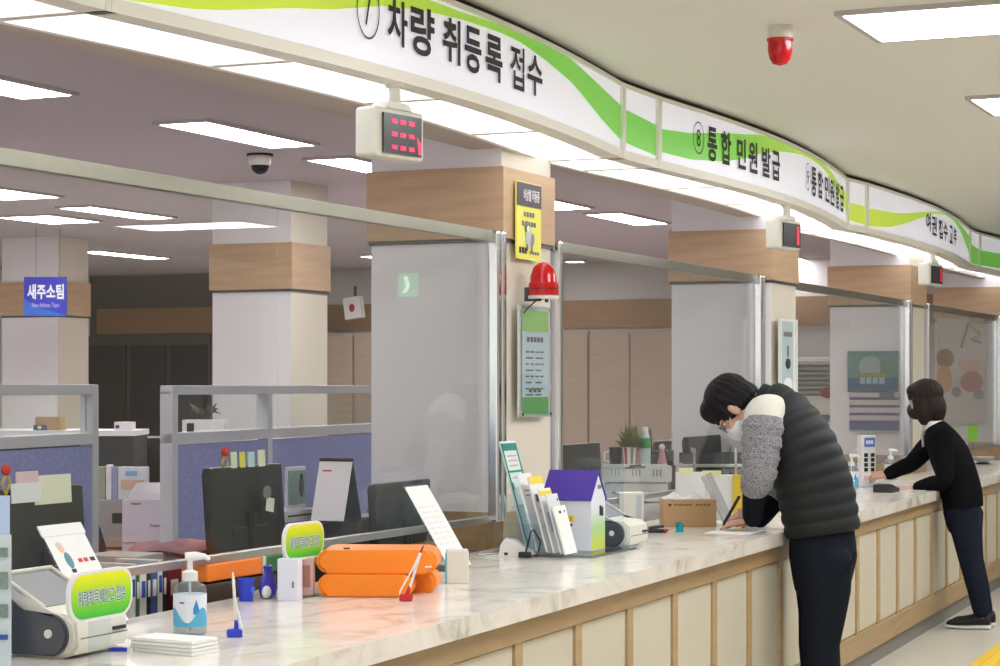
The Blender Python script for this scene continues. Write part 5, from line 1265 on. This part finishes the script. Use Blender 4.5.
for i in range(nu):
    p = gpt(SE-.035, c0+uw*i); rz = math.atan2(NG.y, NG.x)
    r = thing('tall_cupboard', NUM[i] + ' tall wooden cupboard along the far wall, counted from the dark door', 'cupboard', (p.x, p.y, 0), rz, 'tall cupboards on the far wall')
    MB().box((uw/2, -.2, 1.06), (uw-.01, .4, 2.12)).done('body', M_CUP, r, smooth=False)
    for k in range(2):
        d = MB().box((uw*(.25+.5*k), -.41, 1.08), (uw/2-.02, .02, 2.02), bev=.003).done('door', M_CUP, r)
        MB().box((uw*(.5+(-.06 if k == 0 else .06)), -.425, 1.1), (.015, .02, .16)).done('handle', M_ALU, d)
q, a = wl(354, .46); z1, z0 = zat(297, q.y), zat(319, q.y)
r = thing('first_aid_box', 'white first aid box with red emblem mounted high above the cupboards', 'first aid box', (q.x, q.y, z0), math.atan2(NG.y, NG.x))
w_ = .21; h_ = z1-z0
MB().box((0, 0, h_/2), (w_, .1, h_), RY(R(-8)), bev=.008).done('case', M_WHITE, r)
MB().ball((0, -.052, h_/2), (.035, .004, .045)).done('red_emblem', mat('dark_red2', (170, 40, 50), .5), r)
MB().box((0, .03, h_+.05), (.02, .03, .14)).done('hook', M_DARK, r, smooth=False)
# ---- exit sign on the hall side (seen mirrored in the glass)
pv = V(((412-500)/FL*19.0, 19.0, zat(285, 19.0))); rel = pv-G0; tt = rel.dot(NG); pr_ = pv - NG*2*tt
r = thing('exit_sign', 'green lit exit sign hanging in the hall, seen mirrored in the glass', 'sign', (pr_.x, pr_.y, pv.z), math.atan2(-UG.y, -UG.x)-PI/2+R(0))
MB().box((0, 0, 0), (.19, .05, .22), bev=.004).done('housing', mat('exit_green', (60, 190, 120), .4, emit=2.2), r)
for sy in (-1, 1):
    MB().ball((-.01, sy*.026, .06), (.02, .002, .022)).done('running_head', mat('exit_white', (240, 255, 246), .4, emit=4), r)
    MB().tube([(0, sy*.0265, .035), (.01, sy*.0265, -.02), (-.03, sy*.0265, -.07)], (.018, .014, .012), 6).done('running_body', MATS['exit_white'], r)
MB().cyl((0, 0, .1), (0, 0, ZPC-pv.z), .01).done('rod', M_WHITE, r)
# ---- tactile paving strip
r = thing('tactile_paving', 'yellow ribbed tactile guide strip on the hall floor', 'paving', fpt(0, .47, 0), RF)
MB().box((3, -.15, .004), (17, .30, .008)).done('base_strip', mat('tactile_yellow', (226, 186, 40), .5, noise=.08, nscale=10), r, smooth=False)
for k in range(4): MB().box((3, -.04-.073*k, .010), (17, .03, .006), bev=.002).done('rib', MATS['tactile_yellow'], r)
# ================================================================== PEOPLE
def cr(pts, rad, n):
    """Catmull-Rom resample of points and radius tuples"""
    P = [Vector(p) for p in pts]; Q = [tuple(r) if hasattr(r, '__len__') else (r, r) for r in rad]
    out, ro = [], []
    m = len(P)-1
    for k in range(n+1):
        x = k/n*m; i = min(int(x), m-1); t = x-i
        a, b, c, d = P[max(i-1, 0)], P[i], P[i+1], P[min(i+2, m)]
        out.append(.5*((2*b)+(c-a)*t+(2*a-5*b+4*c-d)*t*t+(3*b-3*c+d-a)*t**3))
        ro.append(tuple(Q[i][j]*(1-t)+Q[i+1][j]*t for j in (0, 1)))
    return out, ro
def rtube(mb, pts, rad, lat, seg=20, dome=True):
    """tube with rounded ends"""
    P = [Vector(p) for p in pts]; Q = [tuple(r) if hasattr(r, '__len__') else (r, r) for r in rad]
    if dome:
        d0 = (P[0]-P[1]).normalized(); d1 = (P[-1]-P[-2]).normalized(); r0 = min(Q[0]); r1 = min(Q[-1])
        pre = [(P[0]+d0*r0*s, tuple(q*c for q in Q[0])) for s, c in ((.98, .2), (.8, .6), (.45, .89))]
        post = [(P[-1]+d1*r1*s, tuple(q*c for q in Q[-1])) for s, c in ((.45, .89), (.8, .6), (.98, .2))]
        P = [p for p, _ in pre]+P+[p for p, _ in post]; Q = [q for _, q in pre]+Q+[q for _, q in post]
    return mb.tube(P, Q, seg, lat=lat)
def remesh(mb, name, mats, parent, voxel=.006, smooth=4, orig=None):
    o = mb.done(name+'_tmp', mats, None, smooth=False)
    md = o.modifiers.new('r', 'REMESH'); md.mode = 'VOXEL'; md.voxel_size = voxel
    sm_ = o.modifiers.new('s', 'SMOOTH'); sm_.iterations = smooth; sm_.factor = .5
    bpy.context.view_layer.update()
    me = bpy.data.meshes.new_from_object(o.evaluated_get(bpy.context.evaluated_depsgraph_get()))
    me.name = name; me.shade_smooth()
    bpy.data.objects.remove(o)
    me.materials.clear()
    for m in (mats if isinstance(mats, (list, tuple)) else [mats]): me.materials.append(m)
    q = bpy.data.objects.new(name, me); COL.objects.link(q)
    if parent is not None: q.parent = parent; q.matrix_parent_inverse = orig
    return q
M_SKIN = mat('skin', (208, 160, 138), .55, noise=.04, nscale=30)
M_HAIR = mat('black_hair', (22, 20, 22), .55, spec=.2, bump=.5, bscale=140)
M_HAIRB = mat('brown_black_hair', (38, 26, 24), .5, spec=.2, bump=.5, bscale=140)
class Fig:
    def __init__(s, P0):
        s.P0 = P0; s.f = -NF; s.l = -UF
        s.inv = None
    def at(s, px, py, l=0):
        b = s.P0 + s.l*l; k = (px-500)/FL
        a = (k*b.y - b.x)/(s.f.x - k*s.f.y); p = b + s.f*a
        return V((p.x, p.y, zat(py, p.y)))
def headframe(F, c, pitch, scale=1):
    f, l = F.f, F.l; z = V((0, 0, 1))
    X = f*math.cos(R(pitch)) - z*math.sin(R(pitch)); Z = f*math.sin(R(pitch)) + z*math.cos(R(pitch)); Y = Z.cross(X)
    M = Matrix(((X.x, Y.x, Z.x), (X.y, Y.y, Z.y), (X.z, Y.z, Z.z))).to_4x4()
    return Matrix.Translation(c) @ M @ Matrix.Scale(scale, 4)
def hball(mb, M, c, r, rot=None):
    MM = M @ Matrix.Translation(V(c)) @ (rot or Matrix.Identity(4)) @ Matrix.Diagonal((r[0], r[1], r[2], 1))
    q = bmesh.ops.create_uvsphere(mb.bm, u_segments=24, v_segments=16, radius=1, matrix=MM); return mb
def add_head(mb, M):
    hball(mb, M, (-.012, 0, .035), (.096, .076, .092)); hball(mb, M, (.03, 0, -.025), (.066, .062, .085)); hball(mb, M, (.045, 0, -.082), (.042, .04, .036))
    hball(mb, M, (.098, 0, -.028), (.016, .013, .014)); hball(mb, M, (.09, 0, -.008), (.012, .009, .03)); hball(mb, M, (.088, 0, -.064), (.012, .024, .010))
    for s in (-1, 1):
        hball(mb, M, (-.002, s*.078, -.018), (.020, .010, .033), RZ(s*R(18))); hball(mb, M, (.07, s*.03, .012), (.022, .03, .010)); hball(mb, M, (.055, s*.045, -.035), (.03, .02, .02))
def add_hand(mb, w, d, n, side, curls, s=1.0, spread=.05):
    """w wrist point, d pointing direction, n back-of-hand normal, side = +1/-1 thumb side along d x n"""
    d = d.normalized(); n = (n-d*n.dot(d)).normalized(); t = d.cross(n)*side
    for a in (0, .25, .5, .75, 1):
        for b in (-1, -.33, .33, 1): mb.ball(w + d*(.015+.07*a)*s + t*b*(.022+.008*a)*s, (.0145*s,)*3, u=10, v=8)
    ln = (.068, .078, .073, .057)
    for i in range(4):
        o = (1.5-i)/1.5; p = w + d*(.085 - .006*abs(i-1.2))*s + t*o*.031*s
        dd = (d + t*o*spread).normalized(); pts = [p - dd*.01*s]; rr = [.0095*s]; q = p; ang = 0
        for k, fr_ in enumerate((.45, .32, .23)):
            ang += R(curls[i])*(.6 if k == 0 else 1); v = dd*math.cos(ang) - n*math.sin(ang); q = q + v*ln[i]*fr_*s; pts.append(q); rr.append((.0088, .0082, .0072)[k]*s)
        rtube(mb, pts, rr, t, 10)
    p = w + d*.02*s + t*.026*s; v1 = (d*.65+t*.75-n*.25).normalized(); v2 = (d*.95+t*.3-n*.3).normalized()
    rtube(mb, [p, p+v1*.035*s, p+v1*.035*s+v2*.03*s, p+v1*.035*s+v2*.05*s], [.0135*s, .0115*s, .0098*s, .008*s], n, 10)
def cloth(F, mb, name, m, root, angle=70):
    o = mb.done(name, m, root, angle=angle); o.matrix_parent_inverse = F.inv; return o
def hair_mesh(F, root, M, m, woman):
    mb = MB()
    if not woman:
        hball(mb, M, (-.014, 0, .045), (.112, .091, .100)); hball(mb, M, (-.055, 0, -.005), (.066, .080, .075)); hball(mb, M, (.045, 0, .082), (.062, .074, .05)); hball(mb, M, (.075, -.01, .06), (.034, .06, .04))
        for s in (-1, 1): hball(mb, M, (.022, s*.066, .012), (.026, .018, .05)); hball(mb, M, (-.03, s*.068, .0), (.03, .02, .05))
    else:
        hball(mb, M, (-.014, 0, .045), (.114, .096, .098)); hball(mb, M, (-.045, 0, -.045), (.085, .094, .125)); hball(mb, M, (.05, 0, .07), (.055, .075, .05)); hball(mb, M, (.08, 0, .038), (.022, .055, .03))
        for s in (-1, 1): hball(mb, M, (.008, s*.074, -.055), (.05, .028, .105)); hball(mb, M, (.04, s*.072, -.02), (.025, .018, .07))
    o = remesh(mb, 'hair', m, root, .007, 3, F.inv)
    rnd = random.Random(2)
    from mathutils import noise
    Mi = M.inverted()
    for v in o.data.vertices:
        q = Mi @ v.co
        k = noise.noise(V((q.x*14, math.atan2(q.y, q.x+.02)*7, q.z*9)))
        v.co += v.normal*k*.006
    return o
def mask_mesh(F, root, M, m):
    mb = MB(); hball(mb, M, (.058, 0, -.058), (.062, .066, .056)); hball(mb, M, (.088, 0, -.048), (.034, .03, .042))
    o = remesh(mb, 'face_mask', m, root, .005, 3, F.inv)
    for s in (-1, 1):
        e = MB(); e.tube([M @ V((.07, s*.06, -.035)), M @ V((.03, s*.074, -.012)), M @ V((-.005, s*.083, .012)), M @ V((-.018, s*.083, -.02)), M @ V((.02, s*.072, -.07)), M @ V((.06, s*.055, -.085))], .0018, 6)
        q = e.done('ear_loop', m, o)
        q.matrix_parent_inverse = Matrix.Identity(4)
    return o
def eyes(F, root, M):
    for s in (-1, 1):
        o = MB(); hball(o, M, (.074, s*.031, -.002), (.013, .014, .008)); q = o.done('eye', mat('eye_white', (220, 214, 208), .2), root); q.matrix_parent_inverse = F.inv
        o = MB(); hball(o, M, (.083, s*.031, -.002), (.006, .0075, .007)); q2 = o.done('iris', mat('iris_dark', (30, 22, 18), .1), q); q2.matrix_parent_inverse = Matrix.Identity(4)
        o = MB(); hball(o, M, (.088, s*.033, .022), (.008, .022, .005)); q3 = o.done('eyebrow', M_HAIR, root); q3.matrix_parent_inverse = F.inv
def shoe(F, root, heel, L, m_up, m_sole):
    """heel = ground point under the heel"""
    f, l, z = F.f, F.l, V((0, 0, 1))
    def ring(x, w, h0, h1, n=16):
        c = heel + f*x*L; out = []
        for i in range(n):
            a = 2*PI*i/n; y = math.cos(a); s_ = math.sin(a)
            out.append(c + l*w*y*(1 if s_ < 0 else (1-.35*s_)) + z*((h0+h1)/2 + (h1-h0)/2*s_))
        return out
    mb = MB(); mb.rings([ring(-.02, .02, .01, .03), ring(0, .034, .0, .036), ring(.25, .036, .0, .033), ring(.5, .038, .0, .028), ring(.75, .047, .0, .028), ring(.92, .042, .002, .03), ring(.985, .028, .006, .032), ring(1.01, .012, .012, .028)])
    so = mb.done('sole', m_sole, root, angle=60); so.matrix_parent_inverse = F.inv
    mb = MB(); mb.rings([ring(-.01, .018, .03, .085), ring(.02, .032, .026, .105), ring(.16, .036, .026, .112), ring(.32, .037, .025, .105), ring(.48, .038, .022, .082), ring(.7, .046, .02, .068), ring(.88, .041, .02, .06), ring(.96, .029, .02, .05), ring(.995, .012, .022, .04)])
    up = mb.done('shoe', m_up, root, angle=60); up.matrix_parent_inverse = F.inv
    mb = MB()
    for k in range(4): mb.tube([heel+f*(.34+.07*k)*L+l*.03+z*(.096-.012*k), heel+f*(.36+.07*k)*L+z*(.108-.013*k), heel+f*(.34+.07*k)*L-l*.03+z*(.096-.012*k)], .004, 6)
    la = mb.done('laces', m_up, up); la.matrix_parent_inverse = Matrix.Identity(4)
# ------------------------------------------------------------------ man writing at the counter
pm = fl(818, .14); A = Fig(pm); A.inv = Matrix.Translation(-pm)
M_VEST = mat('vest_charcoal', (38, 42, 42), .6, noise=.06, nscale=20, spec=.15)
M_KNIT = fabric('heather_grey_knit', (84, 84, 90), (172, 172, 178), (150, 150, 480))
M_YOKE = mat('cream_knit', (214, 212, 202), .85, noise=.04, nscale=60, bump=.15, bscale=300)
M_CUFF = mat('black_knit', (24, 26, 34), .9, spec=.08)
M_TROU = mat('dark_navy_trousers', (27, 31, 41), .8, noise=.08, nscale=14, spec=.08)
head = headframe(A, A.at(735.5, 407.5), 62, 1.13)
bm_ = MB(); add_head(bm_, head)
rtube(bm_, [head @ V((-.03, 0, -.03)), A.at(757, 404), A.at(774, 409)], [.056, .06, .075], A.l)
rtube(bm_, [A.at(822, 548), A.at(812, 480), A.at(797, 440), A.at(780, 412)], [(.12, .10), (.15, .125), (.17, .12), (.15, .085)], A.l)
eL, wL = A.at(758, 482, .25), A.at(752, 519, .14)
eR, wR = A.at(781, 480, -.24), A.at(757, 517, -.06)
rtube(bm_, [A.at(768, 410, .17), A.at(763, 440, .23), eL, wL], [.06, .05, .04, .028], A.l); rtube(bm_, [A.at(778, 410, -.17), A.at(782, 440, -.23), eR, wR], [.06, .05, .04, .028], A.l)
tipL = A.at(717, 528, .10); tipR = A.at(733, 518, -.03)
dL = (tipL-wL); add_hand(bm_, wL + dL.normalized()*.005, V((dL.x, dL.y, dL.z*.55-.02)), V((0, 0, 1)), 1, (6, 5, 6, 9), 1.05)
dR = (tipR-wR); add_hand(bm_, wR, V((dR.x, dR.y, dR.z+.02)), V((0, 0, 1))+A.l*.5, -1, (34, 42, 52, 60), 1.0)
for l, dx in ((.09, 1), (-.09, -3)):
    rtube(bm_, [A.at(822+dx, 552, l), A.at(822+dx, 600, l), A.at(819+dx, 645, l), A.at(823+dx, 690, l), V((*A.at(825+dx, 722, l).xy, .06))], [(.055, .075), .06, .055, .05, .04], A.l)
man = remesh(bm_, 'person', M_SKIN, None, .0055, 3)
man.data.transform(Matrix.Translation(-pm)); man.location = pm
tag(man, 'man in dark quilted vest and grey knit sleeves bending over the counter to write', 'person')
def mroot(o, F): F.inv = Matrix.Translation(-F.P0)
hair_mesh(A, man, head, M_HAIR, False)
mask_mesh(A, man, head, mat('white_mask', (226, 230, 234), .7))
eyes(A, man, head)
for s in (-1, 1):
    o = MB(); n = 20
    o.tube([head @ V((.104-.12*abs(math.cos(2*PI*i/n))*.05, s*.032+.026*math.cos(2*PI*i/n), -.004+.019*math.sin(2*PI*i/n))) for i in range(n+1)], .0022, 6)
    o.tube([head @ V((.098, s*.058, .0)), head @ V((.05, s*.078, .004)), head @ V((-.005, s*.085, .004))], .002, 6)
    if s == 1: o.tube([head @ V((.104, .008, .0)), head @ V((.106, 0, .003)), head @ V((.104, -.008, .0))], .002, 6)
    q = o.done('glasses', mat('dark_glasses', (34, 36, 44), .25), man); q.matrix_parent_inverse = A.inv
# vest, quilted
pts, rad = cr([A.at(823, 534), A.at(820, 515), A.at(813, 482), A.at(800, 446), A.at(785, 418), A.at(774, 405), A.at(766, 400)],
              [(.182, .160), (.190, .166), (.197, .166), (.205, .155), (.198, .125), (.135, .098), (.085, .08)], 96)
LEN = 0; rr = []
for i, p in enumerate(pts):
    if i: LEN += (p-pts[i-1]).length
    b = abs(math.sin(PI*LEN/.062))**.6*.011 if i < 92 else .004
    rr.append((rad[i][0]+b, rad[i][1]+b))
mb = MB(); mb.tube(pts, rr, 40, lat=A.l); vest = cloth(A, mb, 'vest', M_VEST, man)
mb = MB(); rtube(mb, pts[-4:]+[A.at(759, 397)], [(.088, .082), (.086, .08), (.08, .075), (.078, .072), (.072, .068)], A.l, 28, False); cloth(A, mb, 'vest_collar', M_VEST, man)
for side, sgn in (('near', 1), ('far', -1)):
    if sgn == 1: sh, a1, a2, el, cu, wr = A.at(771, 411, .145), A.at(764, 415, .21), A.at(763, 426, .235), A.at(759, 474, .25), A.at(755, 486, .22), A.at(752.5, 517, .145)
    else: sh, a1, a2, el, cu, wr = A.at(782, 404, -.145), A.at(778, 411, -.215), A.at(779, 424, -.235), A.at(781, 478, -.24), A.at(774, 499, -.17), A.at(760, 518, -.07)
    mb = MB(); p_, q_ = cr([sh, a1, a2, a2+(a2-a1)*.15], [.078, .088, .090, .087], 14); rtube(mb, p_, q_, A.f, 28); cloth(A, mb, 'sleeve_shoulder', M_YOKE, man)
    mid = (a2+el)/2 + A.f*.0
    p_, q_ = cr([a2+(a2-a1)*.0, mid, el, cu], [.0935, .088, .078, .064], 40)
    q_ = [(a+.0025*math.sin(k*1.9)+.004*math.sin(k*.8), b+.0025*math.sin(k*1.9)) for k, (a, b) in enumerate(q_)]
    mb = MB(); rtube(mb, p_, q_, A.f, 28); cloth(A, mb, 'sleeve', M_KNIT, man)
    mb = MB(); p_, q_ = cr([cu+(el-cu)*.15, cu, (cu+wr)/2, wr], [.056, .058, .052, .046], 16); rtube(mb, p_, q_, A.f, 24); cloth(A, mb, 'cuff', M_CUFF, man)
# wrist watch on the far arm
mb = MB(); d = (wR-eR).normalized(); mb.tube([wR + d*.004 - d*.012, wR + d*.016], .033, 20, lat=A.l); w_ = cloth(A, mb, 'wrist_watch', M_CHROME, man)
# trousers
mb = MB(); rtube(mb, [A.at(822, 530), A.at(823, 556), A.at(822, 578)], [(.165, .146), (.172, .155), (.16, .135)], A.l, 32)
for l, dx in ((.088, 2), (-.088, -2)):
    rtube(mb, [A.at(823+dx, 560, l), A.at(823+dx, 590, l), A.at(822+dx, 615, l), A.at(819+dx, 645, l), A.at(822+dx, 690, l), V((*A.at(825+dx, 722, l).xy, .05))], [(.09, .125), (.095, .118), (.088, .10), (.08, .085), (.072, .08), (.068, .08)], A.l, 28)
tr = remesh(mb, 'trousers', M_TROU, man, .007, 5, A.inv)
mb = MB(); mb.tube([A.at(838, 575, .165), A.at(850, 566, .15), A.at(856, 552, .12)], .003, 6); cloth(A, mb, 'pocket_seam', M_CUFF, man)
for l in (.09, -.09):
    hp = A.at(836, 722, l); shoe(A, man, V((hp.x, hp.y, 0)), .28, mat('black_leather_shoe', (26, 26, 28), .4), mat('dark_sole', (50, 48, 46), .6))
# pen in hand, paper sheets
ph = A.at(731, 512, -.03)
q0 = V((*A.at(722, 524, -.02).xy, CZ+.006)); q1 = A.at(739.5, 496, -.05)
r = thing('writing_pen', 'black pen held in the hand of the bending man', 'pen', q0)
mb = MB(); dv = q1-q0; mb.cyl(V((0, 0, 0)), dv*.12, .001, .006, 12); mb.cyl(dv*.12, dv, .0072, .0075, 12); mb.done('barrel', M_INK, r)
mb = MB(); mb.cyl(dv*.98, dv*1.04, .004, .003, 10); mb.done('clicker', M_CHROME, r)
o = MB().box((0, .07, .001), (.21, .29, .0015)).done('form_sheet', M_PAPER, None, smooth=False, loc=base(757, 533)-V((.12, .0, 0)), rz=R(-22)); tag(o, 'white form sheet under the writing hands', 'paper')
# ------------------------------------------------------------------ woman
pw_ = V((2.985, 13.1, 0)); W = Fig(pw_); W.inv = Matrix.Translation(-pw_)
M_JACK = mat('black_jacket', (17, 17, 20), .85, noise=.08, nscale=14, spec=.06)
M_JEAN = fabric('dark_indigo_denim', (20, 25, 38), (28, 34, 50), (120, 120, 120))
headw = headframe(W, W.at(924.5, 401), 8, 1.0)
bm_ = MB(); add_head(bm_, headw)
rtube(bm_, [headw @ V((-.02, 0, -.05)), W.at(931, 422), W.at(938, 432)], [.046, .048, .06], W.l)
rtube(bm_, [W.at(962, 510), W.at(957, 480), W.at(949, 452), W.at(940, 432)], [(.13, .09), (.125, .09), (.145, .095), (.12, .07)], W.l)
eN, wN = W.at(944, 480, .19), W.at(915, 489, .13); eFr, wF = W.at(912, 463, -.17), W.at(886, 475, -.12)
rtube(bm_, [W.at(943, 436, .14), eN, wN], [.048, .036, .024], W.l); rtube(bm_, [W.at(939, 436, -.14), eFr, wF], [.048, .036, .024], W.l)
dN = W.at(903, 490, .12)-wN; add_hand(bm_, wN, dN, V((0, 0, 1)), 1, (30, 34, 38, 42), .95)
dF = W.at(866, 476, -.11)-wF; add_hand(bm_, wF, dF, V((0, 0, 1))+W.l*.6, 1, (22, 26, 30, 34), .95)
LEGW = [(966, 535), (970, 560), (977, 588), (981, 608), (983, 620)]
for l, dx in ((.075, 0), (-.075, 3)):
    rtube(bm_, [W.at(963+dx, 512, l)] + [W.at(x+dx, y, l) for x, y in LEGW], [.055, .055, .05, .048, .04, .036], W.l)
wom = remesh(bm_, 'person', M_SKIN, None, .0055, 3)
wom.data.transform(Matrix.Translation(-pw_)); wom.location = pw_
tag(wom, 'woman with bobbed hair, black mask, black jacket and dark jeans reaching over the counter', 'person')
hair_mesh(W, wom, headw, M_HAIRB, True); mask_mesh(W, wom, headw, mat('black_mask', (22, 22, 24), .7)); eyes(W, wom, headw)
pts, rad = cr([W.at(963, 507), W.at(962, 496), W.at(958, 478), W.at(949, 454), W.at(940, 436), W.at(934, 425)], [(.165, .125), (.162, .13), (.16, .128), (.172, .128), (.165, .098), (.07, .062)], 40)
mb = MB(); mb.tube(pts, rad, 36, lat=W.l); cloth(W, mb, 'jacket', M_JACK, wom)
for sh, el, wr in ((W.at(943, 435, .14), eN, wN), (W.at(938, 436, -.14), eFr, wF)):
    wr = el+(wr-el)*.84; p_, q_ = cr([sh, (sh+el)/2, el, (el+wr)/2, wr], [.072, .066, .056, .05, .044], 24); mb = MB(); rtube(mb, p_, q_, W.f, 24); cloth(W, mb, 'sleeve', M_JACK, wom)
mb = MB(); n = 24
c0 = W.at(932.5, 423.5); up = (W.at(930, 416)-W.at(938, 432)).normalized(); sd = W.l; fw = up.cross(sd).normalized()
mb.rings([[c0 + up*h + sd*r_*math.cos(2*PI*i/n) + fw*r_*1.02*math.sin(2*PI*i/n) for i in range(n)] for h, r_ in ((-.035, .072), (.012, .066), (.026, .061), (.022, .056), (-.03, .06))]); cloth(W, mb, 'shirt_collar', M_WHITE, wom)
mb = MB(); mb.tube([W.at(925, 424, .02), W.at(922.5, 436, .03), W.at(923.5, 447, .03)], [(.03, .008), (.03, .01), (.012, .008)], 10, lat=W.l); cloth(W, mb, 'shirt_front', mat('shirt_grey_print', (186, 186, 188), .8, noise=.4, nscale=60), wom)
mb = MB(); rtube(mb, [W.at(962.5, 500), W.at(962, 512), W.at(963, 522)], [(.15, .113), (.158, .118), (.15, .108)], W.l, 30)
for l, dx in ((.078, -.5), (-.078, 3)):
    rtube(mb, [W.at(963+dx, 514, l)] + [W.at(x+dx, y, l) for x, y in LEGW[:4]] + [W.at(982+dx, 612, l)], [(.078, .112), (.078, .086), .068, .061, .054, .05], W.l, 26)
remesh(mb, 'jeans', M_JEAN, wom, .007, 4, W.inv)
for l, dx in ((.078, 0), (-.075, 5)):
    hp = W.at(990+dx, 628, l); hp = V((hp.x, hp.y, 0)); shoe(W, wom, hp, .275, mat('black_sneaker', (20, 20, 22), .7), mat('white_sole', (226, 226, 228), .5))
o = MB().box((0, .0, .001), (.12, .2, .0015)).done('form_sheet', M_PAPER, None, smooth=False, loc=base(927, 490)+V((-.05, .02, 0)), rz=R(-20)); tag(o, 'white form sheet on the counter edge beside the woman', 'paper')
# ------------------------------------------------------------------ camera, world, view
cam = bpy.data.cameras.new('Camera'); co = bpy.data.objects.new('Camera', cam); COL.objects.link(co)
for o in list(COL.objects):
    if o.type == 'MESH' and (o.get('kind') == 'structure' or o.name in ('worktop',)) and abs(o.rotation_euler.z) < 1e-6 and o.location.length < 1e-6:
        o.data.transform(Matrix.Rotation(-RG, 4, 'Z')); o.rotation_euler = (0, 0, RG)
        for ch in o.children: ch.matrix_parent_inverse = Matrix.Rotation(-RG, 4, 'Z')
co.location = (0, 0, H); co.rotation_euler = (PI/2, 0, 0)
cam.sensor_width = 36; cam.sensor_fit = 'HORIZONTAL'; cam.lens = FL*36/1000; cam.shift_y = (HY-333)/1000
cam.clip_start = .1; cam.clip_end = 200
S.camera = co
w = bpy.data.worlds.new('World'); S.world = w; w.use_nodes = True
w.node_tree.nodes['Background'].inputs[0].default_value = lin((232, 228, 222)); w.node_tree.nodes['Background'].inputs[1].default_value = 1.6
S.view_settings.view_transform = 'Standard'; S.view_settings.look = 'None'; S.view_settings.gamma = 1
S.view_settings.use_curve_mapping = False
S.view_settings.exposure = 0.0
S.cycles.max_bounces = 8; S.cycles.transparent_max_bounces = 16; S.cycles.diffuse_bounces = 4; S.cycles.glossy_bounces = 4
S.cycles.sample_clamp_indirect = 6
